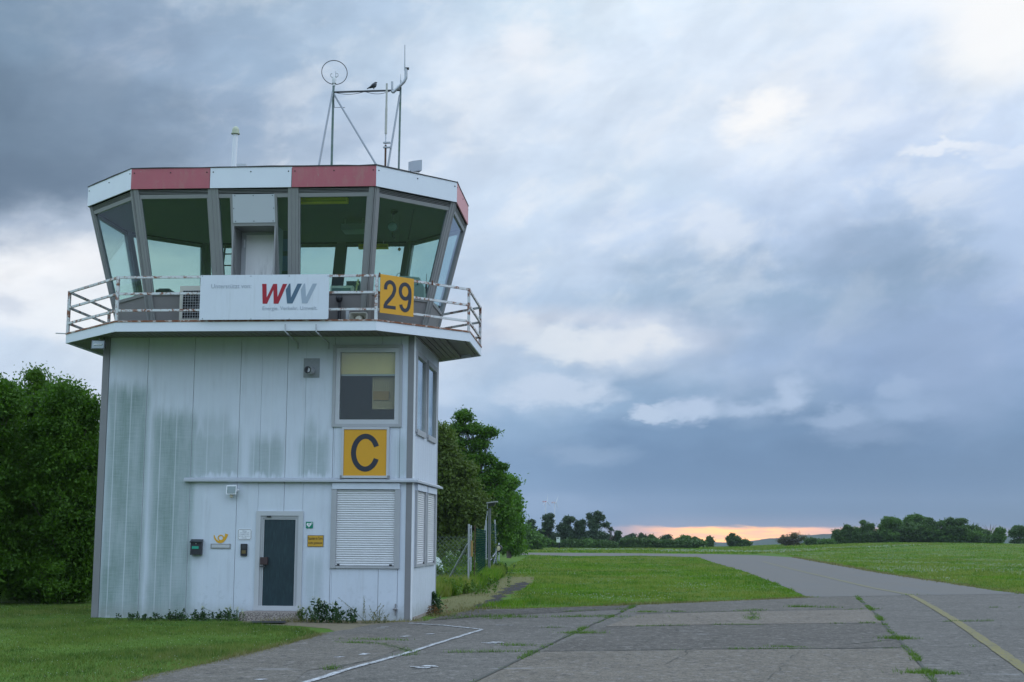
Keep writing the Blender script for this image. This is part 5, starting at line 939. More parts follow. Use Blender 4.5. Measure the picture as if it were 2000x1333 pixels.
def blades(B, h, w, lean=.5):
    n = len(B); a = rng.uniform(0, 2*math.pi, n); h = h*rng.uniform(.5, 1.25, n); w = w*rng.uniform(.6, 1.3, n); V = np.zeros((n, 3, 3))
    d = np.stack([np.cos(a), np.sin(a)], 1); V[:, 0, :2] = B[:, :2]-d*w[:, None]/2; V[:, 1, :2] = B[:, :2]+d*w[:, None]/2; V[:, 0, 2] = V[:, 1, 2] = B[:, 2]-.005
    l = rng.normal(0, lean, (n, 2))*h[:, None]; V[:, 2, :2] = B[:, :2]+l; V[:, 2, 2] = B[:, 2]+h; return V.reshape(-1, 3)
def scatter(poly, dens, near=25., power=2.2, gap=0.0, hole=None):
    Q = np.array(poly); lo, hi = Q.min(0), Q.max(0); out = []; ys = np.geomspace(max(lo[1], 3), hi[1], 12)
    for y0, y1 in zip(ys, ys[1:]):
        dn = dens*min(1, (near/y1)**power); n = int(dn*(hi[0]-lo[0])*(y1-y0)); P = np.stack([rng.uniform(lo[0], hi[0], n), rng.uniform(y0, y1, n)], 1); out.append(P[inpoly(P, poly)])
    P = np.concatenate(out)
    if gap: k = np.sin(P[:, 0]*2.1+1.3*np.sin(P[:, 1]*.9))*np.sin(P[:, 1]*1.7+np.sin(P[:, 0]*1.1)); P = P[rng.uniform(0, 1, len(P)) > gap*(.5+.5*k)]
    return np.concatenate([P, terr(P[:, 0], P[:, 1])[:, None]], 1)
def dist_blades(B, h, w, near=25., **k):
    s = np.maximum(1, B[:, 1]/near); t_ = np.sin(B[:, 0]*1.9+1.4*np.sin(B[:, 1]*.8))+np.sin(B[:, 1]*1.1+1.2*np.sin(B[:, 0]*1.3))+rng.normal(0, .3, len(B)); return blades(B, h*np.minimum(s, 1.5)**.5*np.clip(.75+.28*t_, .35, 1.5), w*s, **k)
LAWN = [(-15, 33), (-15, 12), (-6.6, 12)]+g_([(250,1335),(300,1321),(400,1298),(500,1274),(575,1256),(626,1240),(600,1230),(520,1222),(440,1214),(300,1212),(180,1211)])+[(-10.5, 31.5)]
P = scatter(LAWN, 1700, 22, 1.6, gap=.5); tris('lawn', dist_blades(P, .055, .009, 22), M_gdark, kind='stuff', label='dark green mown lawn left of the tower', cat='grass')
MID = g_([(926,1189),(997,1189.5),(1060,1187.5),(1243,1181),(1480,1171),(1574,1166.5),(1527,1145),(1488,1130),(1452,1116.5),(1416,1106),(1398,1101),(1360,1088.8),(1249,1087),(1117,1087.5),(1012,1084.6)])+[(-8.6, 133), (-6.2, 75), (-6.0, 62)]+g_([(985,1128),(1045,1128),(1040,1140),(990,1172)])
P = scatter(MID, 420, 38, 1.9, gap=.45); tris('meadow_grass', dist_blades(P, .085, .018, 38, lean=.45), M_grass, kind='stuff', label='bright green grass triangle between footpath and taxiway', cat='grass')
RGT = g_([(1553,1088.3),(1640,1103.2),(1730,1120),(1850,1138),(1940,1153),(2000,1159.8)])+[(24, 50.5), (60, 64), (85, 120), (85, 230), (20, 230)]
P = scatter(RGT, 300, 45, 2.3, gap=.45); tris('meadow_grass', dist_blades(P, .10, .022, 45, lean=.45), M_grass, kind='stuff', label='wide grass field to the right of the taxiway', cat='grass')
FAR = [(-14, 165), (14, 162), (20, 180), (60, 230), (40, 300), (-25, 300)]
P = scatter(FAR, 12, 150, 1.5, gap=.3); tris('meadow_grass', blades(P, .16, .25), M_grass, kind='stuff', label='distant grass strip beyond the taxiway below the pines', cat='grass')
# dry edge blades and weeds along the pavement edges and joints
def along(L, n, sd, gate=None):
    P = np.array(L); seg = np.linalg.norm(np.diff(P, axis=0), axis=1); cum = np.r_[0, np.cumsum(seg)]; t = rng.uniform(0, cum[-1], int(n*cum[-1]))
    ph = 0
    if gate is not None: ph = rng.uniform(0, 6); t = t[(np.sin(t*3.1+ph)+np.sin(t*1.37+ph*2)+.7*np.sin(t*7.7+ph)) > gate]
    i = np.clip(np.searchsorted(cum, t)-1, 0, len(seg)-1); f = (t-cum[i])/seg[i]; q = P[i]+(P[i+1]-P[i])*f[:, None]+rng.normal(0, sd, (len(t), 2)); return np.concatenate([q, np.zeros((len(q), 1))], 1)
V = [dist_blades(along(g_([(250,1335),(400,1298),(500,1274),(628,1239)]), 420, .07), .05, .010), dist_blades(along(g_([(926,1190),(1060,1188),(1243,1182),(1480,1172),(1578,1167.5)]), 300, .12), .06, .012),
     dist_blades(along(g_([(1553,1089.3),(1730,1121),(1850,1139),(2000,1160.5)]), 60, .15), .08, .02), dist_blades(along(g_([(480,1214),(600,1216),(700,1218),(822,1213)]), 260, .12, -.6), .13, .010), dist_blades(along(g_([(850,1205),(880,1200),(920,1190)]), 260, .2, -1), .09, .012),
     dist_blades(scatter(g_([(852,1204),(852,1170),(930,1152),(985,1128),(1045,1128),(1010,1155),(945,1185),(925,1192)]), 45, 40), .05, .012)]
FN = g_([(851,1168),(851,1118),(905,1112),(975,1112),(985,1126),(965,1140),(930,1156),(880,1166)]); Pf = scatter(FN, 900, 40, 1.0); tris('tall_grass', blades(Pf, .42, .035, lean=.25), M_grass, kind='stuff', label='tall uncut grass round the fence posts', cat='grass')
tris('dry_grass', np.concatenate(V), M_dry, kind='stuff', label='straw coloured dry grass along pavement edges and beside the footpath', cat='grass')
V = []
for k_, n, sd, gt in (('d1', 190, .028, .0), ('d2', 210, .028, -.4), ('j1', 60, .04, .8), ('j2', 110, .04, 1.0), ('j3', 170, .05, .5), ('j3r', 160, .045, .7), ('j4', 190, .05, .3), ('j4r', 170, .05, .7), ('c1', 520, .07, -1.5), ('c2', 170, .07, .2), ('c3', 140, .06, .7), ('c4', 60, .05, .8), ('c5', 60, .05, .9), ('c6', 160, .08, .3)):
    V.append(dist_blades(along(g_(J[k_]), n, sd, gt), .055, .011, lean=.7))
for u, v, n, r in ((1265,1197,200,.09),(1322,1196,150,.07),(1564,1187,260,.11),(1614,1188,120,.12),(1543,1265,380,.12),(1455,1195,150,.12),(1472,1193,90,.10),(1450,1221,200,.13),(1468,1221,120,.08),(1755,1249,350,.10),(1815,1317,500,.12),(1170,1206,200,.3),(948,1206,400,.35),(1000,1206,120,.2),(735,1251,300,.16),(690,1257,120,.1),(1010,1262,150,.1),(1135,1238,350,.12),(1085,1190,60,.1),(1340,1097,60,.5),(1500,1168,100,.6)):
    c = G(u, v); q = rng.normal(0, r, (n, 2))*[1.5, .7]+c; V.append(dist_blades(np.concatenate([q, np.zeros((n, 1))], 1), .065, .012, lean=.6))
tris('joint_weeds', np.concatenate(V), M_weed, kind='stuff', label='green weeds and moss growing in the pavement joints', cat='weeds')
# clover flowers
def dots(P, r, h): 
    n = len(P); V = np.zeros((n, 3, 3)); a = rng.uniform(0, 6.28, n); V[:] = P[:, None, :]; V[:, :, 2] += h+rng.uniform(-.02, .03, n)[:, None]
    for i in range(3): V[:, i, 0] += r*np.cos(a+i*2.09); V[:, i, 2] += r*np.sin(a+i*2.09); 
    return V.reshape(-1, 3)
def patchy(P, f, k): a, b = P[:, 0]*f, P[:, 1]*f*.35; return P[(np.sin(a+1.7*np.sin(b*1.3))+np.sin(b*1.9+1.3*np.sin(a*.7))+.8*np.sin(a*2.3-b*1.1)+rng.normal(0, .5, len(P))) > k]
P1 = patchy(scatter(MID, 9, 40, 1.2), .8, .9); P2 = patchy(scatter(RGT, 7, 60, 1.0), .4, .4); P3 = scatter(FAR, 1.2, 200, .5); P3 = patchy(P3, .2, .0); P3 = P3[(P3[:, 1] > 175) & (P3[:, 1] < 215)]; P4 = scatter(LAWN, 5, 25, 1)
tris('clover_flowers', np.concatenate([dots(P1, .013, .08), dots(P2, .022, .10), dots(P3, .06, .12), dots(P4, .006, .05)]), mat('clover_white', (.42, .45, .38), .8), kind='stuff', label='small white clover flowers scattered through the grass', cat='flowers')
# ------------------------------------------------------------------ shrubs and trees
M_bark = mat('bark', (.09, .075, .06), .9, bump=.8, bscale=12, var=.3)
def quads(Cn, size, flat=0.0, up=.3):
    n = len(Cn); a = rng.normal(0, 1, (n, 3)); a /= np.linalg.norm(a, axis=1)[:, None]; b2 = rng.normal(0, 1, (n, 3)); b2[:, 2] += up; b2 -= a*(a*b2).sum(1)[:, None]; b2 /= np.linalg.norm(b2, axis=1)[:, None]
    s = size*rng.uniform(.6, 1.3, n)[:, None]; V = np.stack([Cn-a*s, Cn-b2*s*.48, Cn+a*s, Cn+b2*s*.48], 1); return V.reshape(-1, 3)
def tree(name, label, Y, base_u, lobes, leaf, nclump, nleaf, m, cat='tree', group=None, clump=.35, trunk=.12, limbs=18, hollow=.35, gapn=0.0, zb=None, depth=1.0, cut=.0):
    """lobes: (u, v, half width px, half height px, [depth offset m]) measured at distance Y; trunk stands at base_u"""
    bx = PY(base_u, 1000, Y)[0]; z0 = float(terr(bx, Y)) if zb is None else zb; T = empty(name, (bx, Y, z0), label, cat, group); k = Y/FPX; CL = []
    if Y > 200 and zb is None or zb == 0:
        gv = 1051+(u_ := 0)+(EYE-z0)/Y*FPX+(base_u-1000)*.0064; us = [l[0]-l[2]*.8 for l in lobes]+[l[0]+l[2]*.8 for l in lobes]; lobes = list(lobes)+[((min(us)+max(us))/2, gv-4, (max(us)-min(us))/2, 6)]
    tot = sum(l[2]*l[3] for l in lobes)
    for l in lobes:
        c = PY(l[0], l[1], Y); c = c+np.array([0, l[4] if len(l) > 4 else 0, 0]); rx, rz = l[2]*k, l[3]*k; rx, rz = max(rx*.4, rx-clump*.62), max(rz*.4, rz-clump*.5); ry = min(rx, rz*1.6)*depth; n = 6+int(nclump*l[2]*l[3]/tot)
        d = rng.normal(0, 1, (n, 3)); d /= np.linalg.norm(d, axis=1)[:, None]; r = rng.uniform(hollow**3, 1, n)**(1/3); CL.append(c+d*r[:, None]*np.array([rx, ry, rz]))
    CL = np.concatenate(CL)
    if gapn: s = np.sin(CL[:, 0]*gapn+CL[:, 2]*gapn*.7)+np.sin(CL[:, 2]*gapn*1.3-CL[:, 1]*gapn)+np.sin(CL[:, 0]*gapn*.6+CL[:, 1]*gapn*1.1); CL = CL[s > -1.0]
    CL = CL[CL[:, 2] > z0+clump*.25+cut]
    n = len(CL); per = np.maximum(4, rng.normal(nleaf, nleaf*.35, n)).astype(int); idx = np.repeat(np.arange(n), per)
    cs = clump*rng.uniform(.55, 1.35, n); L = CL[idx]+rng.normal(0, 1, (len(idx), 3))*cs[idx][:, None]*np.array([.62, .62, .42]); L = L[L[:, 2] > z0+.02]
    tris('crown', quads(L, leaf), m, T, n=4)
    W_ = MB(); top = max(l[1]-l[3]*.3 for l in lobes); hs = .80; hc = np.array([np.average([PY(l[0], l[1], Y)[0] for l in lobes]), Y, max(PY(l[0], l[1]-l[3]*.4, Y)[2] for l in lobes)*hs+z0*(1-hs)])
    b0 = np.array([bx, Y, z0-.1]); pts = [b0+(hc-b0)*f+np.array([math.sin(f*5+bx)*.12, math.cos(f*4)*.1, 0])*min(1, f*4) for f in np.linspace(0, 1, 8)]; W_.path([tuple(p) for p in pts], [trunk*(1-.85*f) for f in np.linspace(0, 1, 8)], 7)
    for i in rng.choice(n, min(limbs, n), replace=False):
        e = CL[i]; f = float(np.clip(((e[2]-z0)/max(hc[2]-z0, .1))*.7-.05, .05, .92)); s = b0+(hc-b0)*f; md = (s+e)/2+np.array([0, 0, -.08*np.linalg.norm(e-s)])+rng.normal(0, .06, 3); r0 = trunk*.42*(1-.6*f); W_.path([tuple(s), tuple(md), tuple(e), tuple(e+(e-md)*.15)], [r0, r0*.6, r0*.25, r0*.08], 5)
    W_.build('trunk', M_bark, T); return T
M_lf1 = leafmat('broad_leaf', (.030, .085, .006), (.090, .195, .012), .35, 2.0); M_lf2 = leafmat('fresh_leaf', (.050, .125, .010), (.105, .220, .020), .38, .6); M_lf3 = leafmat('olive_leaf', (.060, .090, .014), (.105, .155, .028), .32, .5)
M_pine = leafmat('pine_needles', (.032, .062, .032), (.068, .110, .050), .15, .5); M_far = leafmat('far_leaf', (.045, .095, .026), (.085, .150, .040), .3, .25); M_far2 = leafmat('far_fresh_leaf', (.060, .130, .028), (.105, .200, .040), .3, .25)
def loose(name, label, Y, bu, lobes, leaf, nc, nl, m, **k): return tree(name, label, Y, bu, lobes, leaf, nc, nl, m, **k)
GL = 'broadleaf trees left of the tower'
tree('broadleaf_tree', 'dense dark green tree directly left of the tower wall', 33.5, 120, [(120,960,85,240),(150,870,60,110),(110,1120,110,75),(165,1050,45,120),(175,800,24,26),(120,790,35,30)], .046, 400, 190, M_lf1, group=GL, clump=.26, trunk=.11, limbs=60, hollow=.2)
tree('broadleaf_tree', 'tall green tree at the left picture edge with thin top shoots', 35.0, 40, [(40,930,95,190),(20,850,70,100),(60,1080,95,110),(85,795,50,45),(68,735,10,18),(78,760,12,22),(125,765,14,20),(150,775,8,14),(140,790,18,14)], .046, 420, 190, leafmat('light_broad_leaf', (.034, .086, .007), (.095, .190, .015), .34, 2.2), group=GL, clump=.25, trunk=.11, limbs=60, hollow=.2)
tree('broadleaf_tree', 'bushy green tree half cut by the left picture edge', 32.5, -70, [(-70,940,110,200),(-50,820,70,90),(-60,1100,120,90),(15,800,35,45),(5,760,18,22)], .050, 420, 150, M_lf1, group=GL, clump=.30, trunk=.13, limbs=40, hollow=.3)
tree('broadleaf_tree', 'darker tree standing behind the other two left of the tower', 38.5, 90, [(60,980,150,190),(150,960,90,150),(90,1110,140,70)], .075, 480, 110, leafmat('shade_leaf', (.028, .062, .008), (.055, .105, .012), .3, .9), group=GL, clump=.40, trunk=.15, limbs=30)
GR = 'broadleaf trees behind the wire fence'
tree('broadleaf_tree', 'dark spreading tree touching the right edge of the tower behind the fence', 68, 880, [(875,960,60,85),(900,1010,60,70),(850,900,45,60),(925,1000,28,50),(880,1050,70,30),(862,850,14,28)], .085, 520, 130, M_lf3, group=GR, clump=.42, trunk=.2, limbs=50)
tree('broadleaf_tree', 'tallest tree right of the tower, airy with layered branches against the sky', 82, 925, [(905,812,18,13),(893,838,20,14),(925,838,20,13),(952,845,20,11),(978,852,18,9),(890,866,28,20),(935,866,24,14),(965,872,22,10),(988,885,14,8),(915,900,36,20),(960,898,24,11),(978,912,14,8),(925,935,44,22),(965,925,22,11),(978,938,10,7),(880,915,30,30),(945,965,42,25),(925,1000,45,35)], .085, 480, 100, M_lf1, group=GR, clump=.30, trunk=.2, limbs=110, hollow=.2, gapn=1.3)
tree('broadleaf_tree', 'mid green tree filling the gap behind the fence posts', 92, 965, [(955,985,32,50),(975,960,20,30),(940,1040,40,45),(985,1020,22,45),(995,945,8,14)], .11, 380, 110, M_lf2, group=GR, clump=.42, trunk=.2, limbs=40)
tree('broadleaf_tree', 'green tree right of the lamp post with feathery upper edge', 115, 995, [(990,1010,24,55),(1000,985,16,26),(1003,1045,18,34),(1010,1015,8,10),(985,960,8,14),(993,938,5,8)], .13, 340, 90, M_lf2, group=GR, clump=.45, trunk=.2, limbs=40)
tree('hedge_bush', 'low bright green bush at the foot of the trees behind the fence', 125, 1000, [(985,1064,32,16),(1010,1070,12,12)], .13, 120, 80, M_lf2, cat='bush', clump=.45, trunk=.1, limbs=8)
tree('hedge_bush', 'dull green rounded bushes left of the first pine', 190, 1030, [(1022,1046,15,22),(1035,1054,20,18),(1048,1058,14,14)], .20, 260, 60, M_far2, cat='bush', clump=.6, trunk=.15, limbs=10)
GP = 'pines along the far edge of the airfield'
def pine(lab, bu, lobes, Y=235, nc=210): return tree('pine_tree', lab, Y, bu, lobes, .17, nc, 60, M_pine, group=GP, clump=.33, trunk=.22, limbs=40, gapn=.9, hollow=.2)
pine('small dark pine leftmost in the far row', 1037, [(1037,1022,7,8),(1040,1036,9,12),(1036,1050,12,14)], nc=110)
pine('dark pine directly below the wind turbines', 1070, [(1066,1012,6,7),(1076,1009,5,6),(1071,1024,12,12),(1067,1042,16,16),(1080,1036,6,8),(1056,1048,10,12)])
pine('bushy pine right of the white notice board', 1108, [(1108,1016,7,8),(1117,1015,4,6),(1104,1030,12,12),(1110,1048,17,15),(1094,1034,6,8)])
pine('thin-topped pine in the middle of the far row', 1134, [(1128,1024,5,6),(1138,1022,4,8),(1133,1036,11,12),(1134,1052,15,13)], nc=150)
pine('tallest and broadest pine of the far row', 1163, [(1151,1009,6,7),(1168,1007,8,8),(1176,1013,5,7),(1158,1022,14,12),(1165,1036,19,15),(1158,1052,20,15),(1178,1030,6,9)], nc=260)
pine('low wide pine at the right end of the far row beside the glow', 1188, [(1184,1029,6,8),(1192,1040,11,10),(1200,1050,12,10),(1208,1042,5,4),(1186,1054,14,12)], nc=170)
for i, (u, v, w_, h_, cl, lab) in enumerate([(1060,1060,28,9,M_far2,'low green scrub under the left pines'),(1120,1063,34,7,M_far,'dark low scrub between the pines'),(1150,1061,10,7,M_far2,'bright green small bush under the tallest pine'),(1180,1063,26,6,M_far,'flat dark scrub under the right pines')]): tree('scrub_bush', lab, 232, u, [(u, v, w_, h_)], .2, 110, 50, cl, cat='bush', clump=.5, trunk=.08, limbs=4)
for i, (u, v, w_, h_, mt, lab) in enumerate([(1062,1050,34,12,M_pine,'dark continuous undergrowth under the left far pines'),(1112,1052,32,12,M_pine,'dark continuous undergrowth under the middle far pines'),(1162,1050,34,13,M_pine,'dark continuous undergrowth under the tallest far pines'),(1240,1059,50,6,M_far,'low dark undergrowth along the left part of the glow'),(1320,1061,60,5,M_far,'low dark undergrowth along the middle of the glow')]): tree('scrub_bush', lab, 240+i, u, [(u, v, w_, h_)], .2, 200, 60, mt, cat='bush', clump=.5, trunk=.08, limbs=6)
GS = 'small far trees in front of the sunset glow'
for bu, lobes, mt, lab, nm in [
  (1233,[(1230,1052,11,6),(1236,1047,5,4),(1222,1056,8,6)],M_pine,'low dark bush first right of the pine row','far_bush'),(1255,[(1253,1047,4,5),(1258,1053,9,8),(1250,1056,8,6)],M_pine,'small pointed conifer in front of the left part of the glow','far_conifer'),
  (1273,[(1271,1050,4,5),(1276,1056,10,7)],M_far,'small two-topped conifer in front of the glow','far_conifer'),(1301,[(1298,1052,8,5),(1306,1049,4,3),(1300,1058,11,6)],M_pine,'dark leaning conifer in front of the glow','far_conifer'),
  (1338,[(1336,1053,10,8),(1328,1057,10,6),(1344,1050,5,4)],M_far2,'green round bush in front of the glow','far_bush'),(1358,[(1357,1056,10,6),(1366,1060,7,4)],M_far,'low green bush right of the round one','far_bush'),
  (1386,[(1386,1052,3,4),(1386,1058,8,4)],M_far,'tiny isolated pointed conifer before the glow','far_conifer'),(1432,[(1430,1046,6,4),(1427,1054,10,8),(1438,1053,8,6),(1450,1058,14,5),(1460,1062,8,3)],M_far,'isolated tree with flat top and a low right flank before the glow','far_tree')]:
    tree(nm, lab, 290, bu, lobes, .18, 130, 50, mt, group=GS, clump=.36, trunk=.16, limbs=25, hollow=.1, zb=0)
tree('sparse_shrub', 'sparse brownish shrub with bare twigs in front of the distant hill', 270, 1543, [(1540,1052,22,10),(1555,1046,14,7),(1528,1056,12,8),(1568,1052,10,8)], .12, 130, 22, leafmat('brown_leaf', (.07, .07, .03), (.11, .10, .045), .3, .3), cat='shrub', clump=.45, trunk=.18, limbs=110)
GF = 'trees and bushes of the right far copse'
for bu, lobes, mt, lab, nc in [
  (1586,[(1584,1058,14,6),(1600,1060,10,5)],M_far,'low dark bush at the foot of the hill',90),(1610,[(1608,1061,10,5),(1622,1060,10,6)],M_far2,'small bright bush left of the copse',90),
  (1640,[(1655,1030,6,5),(1650,1039,8,7),(1635,1044,9,9),(1640,1052,16,9),(1660,1034,4,3)],M_far,'ragged two-headed tree at the left end of the copse',160),(1676,[(1675,1041,7,10),(1680,1052,16,9)],M_far2,'pale narrow bush between two dark trees of the copse',110),
  (1695,[(1686,1022,3,5),(1692,1032,10,8),(1700,1030,9,7),(1696,1046,17,14)],M_far,'dark round tree with one upright shoot in the copse',200),(1737,[(1737,1020,15,11),(1725,1030,8,9),(1752,1022,9,9),(1738,1044,22,15)],M_far2,'large pale round tree left of the copse summit',260),
  (1790,[(1789,1013,13,8),(1776,1018,12,9),(1803,1018,12,8),(1788,1034,28,16)],M_far2,'highest round tree at the copse summit',300),(1815,[(1815,1018,8,8),(1822,1028,12,10),(1812,1048,24,14)],M_far,'shaded tree just right of the copse summit',180),
  (1862,[(1858,1018,8,6),(1876,1019,12,6),(1845,1024,10,7),(1866,1034,26,13)],M_far,'dark flat-topped tree of the copse',240),(1900,[(1902,1036,18,10),(1920,1044,16,10),(1895,1050,30,10)],M_far,'sloping bushes at the right side of the copse',200),
  (1825,[(1825,1052,30,9),(1790,1055,25,7)],M_far2,'bright bushes in front of the copse',160),(1760,[(1758,1056,26,7),(1740,1055,14,8)],M_far,'dark bushes at the foot of the copse',130),(1953,[(1953,1038,9,8),(1950,1048,13,10)],M_far2,'small round tree separated from the copse',140),
  (1985,[(1988,1034,9,8),(1980,1042,10,9),(1998,1040,10,12),(2015,1036,14,14)],M_far,'dark tree at the right picture edge',180),(1925,[(1930,1055,22,6)],M_far,'low bushes right of the copse',80),(1700,[(1690,1046,50,14)],M_far,'dark undergrowth joining the left copse trees',260),(1780,[(1780,1040,60,20)],M_far,'dense middle foliage of the copse',360),(1870,[(1865,1046,60,15)],M_far2,'dense foliage joining the right copse trees',300)]:
    tree('copse_tree', lab, 262+(bu % 7), bu, lobes, .20, nc, 50, mt, group=GF, clump=.42, trunk=.2, limbs=22)
for u, h_ in ((1900,1020),(1933,1024)): 
    m = MB(); p = PY(u, h_+18, 268); q = PY(u+2, h_, 268); p0 = (p[0], 268, float(terr(p[0], 268))); m.path([p0, tuple(p), tuple(q)], [.12, .08, .03], 5)
    for s in (-1, 1, -.6, .7): m.path([tuple(p), (p[0]+s*.9, 268, (p[2]+q[2])/2+abs(s)*.3), (p[0]+s*1.3, 268, q[2]-.1)], [.05, .03, .015], 4)
    m.build('bare_tree', M_bark, None, label='bare twiggy treetop sticking out of the copse, '+('left one' if u == 1900 else 'right one'), cat='tree', group='bare trees of the copse')
# distant hills
def hill(name, Y, prof, m, zlow=-5):
    us = np.array([p[0] for p in prof]); vs = np.array([p[1] for p in prof]); U = np.linspace(us[0], us[-1], 260); V_ = np.interp(U, us, vs); mm = MB(); zlow = -17; k = len(U); top = []
    for u, v in zip(U, V_): q = PY(u, v, Y); top.append((q[0], Y, q[2]+.7*rng.uniform(-.4, .6)+.5*math.sin(u*.11)))
    vv = [(x*.93, Y-300, zlow) for x, _, z in top]+[(x*.975, Y-130, zlow+(z-zlow)*.62) for x, _, z in top]+top+[(x*1.1, Y+450, zlow) for x, _, z in top]
    mm.add(vv, [(r*k+i, r*k+i+1, (r+1)*k+i+1, (r+1)*k+i) for r in range(3) for i in range(k-1)]); return tag(mm.build(name, m), kind='structure')
M_hill = mat('forest_hill', (.030, .048, .026), .95, var=.3, vscale=.01, spec=.05)
hill('hill', 2600, [(1300,1062),(1400,1060),(1440,1059),(1470,1056),(1510,1052),(1560,1046),(1600,1044),(1700,1043),(1900,1046),(2100,1050),(2400,1058)], M_hill)
hill('hill', 2900, [(800,1050),(1000,1050),(1180,1050),(1215,1050),(1250,1053),(1320,1056),(1380,1059),(1450,1060)], M_hill)
# wind turbines far away
M_tw = mat('turbine_white', (.62, .63, .64), .5); M_tr = mat('turbine_red', (.45, .08, .08), .5)
def turbine(u, v, lab, ph):
    Y = 3000; h_ = PY(u, v, Y); k = Y/FPX; T = empty('wind_turbine', (h_[0], Y, 0), lab, 'wind turbine', 'wind turbines above the far pines')
    m = MB(); m.path([(h_[0], Y, -16), (h_[0], Y, h_[2])], [1.6, .8], 10); m.build('tower', M_tw, T)
    m = MB(); m.box(h_[0]-7.5*k*.8, h_[0]+1.5, Y-1.5, Y+1.5, h_[2]-1.2, h_[2]+1.4); m.build('nacelle', M_tr, T); m = MB(); m.box(h_[0]-4.6*k*.8, h_[0]-3.2*k*.8, Y-1.6, Y+1.6, h_[2]-1.3, h_[2]+1.5); m.build('stripe', M_tw, T)
    m = MB(); m.lathe((h_[0]+1.5, Y, h_[2]+.2), [(1.1, 0), (1.0, 1.0), (.2, 1.8)], 10, (1, 0, 0)); m.build('hub', M_tw, T)
    for i in range(3):
        a = math.radians(ph+120*i); R_ = 15*k*1.0; m = MB(); d = Vector((math.sin(a)*.55, math.sin(a)*.83, math.cos(a))); o_ = Vector((h_[0]+3, Y, h_[2]+.2)); m.path([o_, o_+d*R_*.3, o_+d*R_], [.55, .7, .2], 6); m.build('blade', M_tw, T)
turbine(1066, 980.5, 'left wind turbine with red nacelle standing above the far pines', 8); turbine(1083.5, 982, 'right wind turbine with red nacelle standing above the far pines', 30)
# ------------------------------------------------------------------ fence, gate, lamp and other things beside the tower
M_wire = mat('green_wire', (.012, .045, .036), .9, spec=0); M_wireg = mat('grey_wire', (.08, .11, .10), .6)
def gp(u, v): g2 = G(u, v); return np.array([g2[0], g2[1], 0.0])
def hgt(g2, v, u): return PY(u, v, g2[1])[2]
def mesh_panel(a, b2, z0, z1, cell, r, m, parent):
    L = float(np.linalg.norm((b2-a)[:2])); H = z1-z0; d = (b2-a)/L; mb = MB(); n = int((L+H)/cell)
    for i in range(n+1):
        for s in (1, -1):
            t0 = i*cell-(H if s > 0 else 0); t1 = t0+s*H if s < 0 else t0+H
            if s < 0: t0, t1 = i*cell, i*cell-H
            za, zb_ = z0, z1; ta, tb = t0, t1
            def cl(ta, za, tb, zb_):
                for lim, lo in ((0, True), (L, False)):
                    for _ in range(1):
                        if lo:
                            if ta < lim and tb < lim: return None
                            if ta < lim: f = (lim-ta)/(tb-ta); za += (zb_-za)*f; ta = lim
                            if tb < lim: f = (lim-ta)/(tb-ta); zb_ = za+(zb_-za)*f; tb = lim
                        else:
                            if ta > lim and tb > lim: return None
                            if ta > lim: f = (lim-ta)/(tb-ta); za += (zb_-za)*f; ta = lim
                            if tb > lim: f = (lim-ta)/(tb-ta); zb_ = za+(zb_-za)*f; tb = lim
                return ta, za, tb, zb_
            c = cl(ta, za, tb, zb_)
            if c and abs(c[2]-c[0]) > .01: p, q = a+d*c[0], a+d*c[2]; mb.tube((p[0], p[1], c[1]), (q[0], q[1], c[3]), r, n=3, cap=False)
    for z in (z0+.03, (z0+z1)/2, z1-.03): mb.tube((a[0], a[1], z), (b2[0], b2[1], z), r, n=3, cap=False)
    return mb.build('wire_mesh', m, parent)
P1, P2, P3, P4 = gp(914.5, 1155), gp(924, 1149), gp(948.5, 1127), gp(970.5, 1118.5)
T = empty('wire_fence', tuple(P1), 'galvanised wire mesh fence running from behind the tower to the first tall post', 'fence')
h1 = hgt(P1, 1024, 913); hl = hgt(P1, 1048, 910); E0 = P1+np.array([-5.2, -.3, 0]); mesh_panel(E0, P1, .05, hl, .13, .0042, M_wireg, T)
m = MB(); m.tube((*P1[:2], -.1), (*P1[:2], h1), .030); m.build('post', M_steel, T)
m = MB(); q = gp(865, 1152); m.tube((q[0], q[1], 0), (P1[0]-.03, P1[1], hgt(P1, 1063, 910)), .028); m.build('brace', M_steel, T)
T = empty('wire_gate', tuple(P2), 'narrow metal gate frame with two rungs between the first two tall fence posts', 'gate')
h2 = hgt(P2, 1026.5, 924)
for dx_, r in ((0, .022), (.12, .014)): m = MB(); m.tube((P2[0]+dx_-.08, P2[1], 0), (P2[0]+dx_-.08, P2[1], h2), r); m.build('stile', M_steel if dx_ == 0 else mat('rusty_bar', (.10, .055, .04), .8), T)
for v in (1031.5, 1046): m = MB(); z = hgt(P1, v, 918); m.tube((P1[0]+.04, P1[1], z), (P2[0]-.1, P2[1], hgt(P2, v, 922)), .022); m.build('rung', M_steel, T)
m = MB(); q = (P1+P2)/2; m.tube((q[0]+.02, q[1], hgt(q, 1056, 918)-.5), (q[0]+.02, q[1], hgt(q, 1056, 918)), .035); m.build('handle_sleeve', mat('ochre_sleeve', (.30, .20, .06), .7), T)
T = empty('wire_fence', tuple(P3), 'green wire mesh fence running away from the camera between grey posts', 'fence')
mesh_panel(P2+np.array([.08, 0, 0]), P3, .05, hgt(P2, 1032, 924), .17, .0014, M_wire, T); mesh_panel(P3, P4, .05, hgt(P3, 1022, 948), .16, .0022, M_wire, T)
for P_, v, u in ((P3, 1016.5, 948), (P4, 1015.5, 967)): m = MB(); lean = -.12 if u == 967 else 0; m.tube((P_[0], P_[1], -.1), (P_[0]+lean, P_[1], hgt(P_, v, u)), .036); m.build('post', M_steel, T)
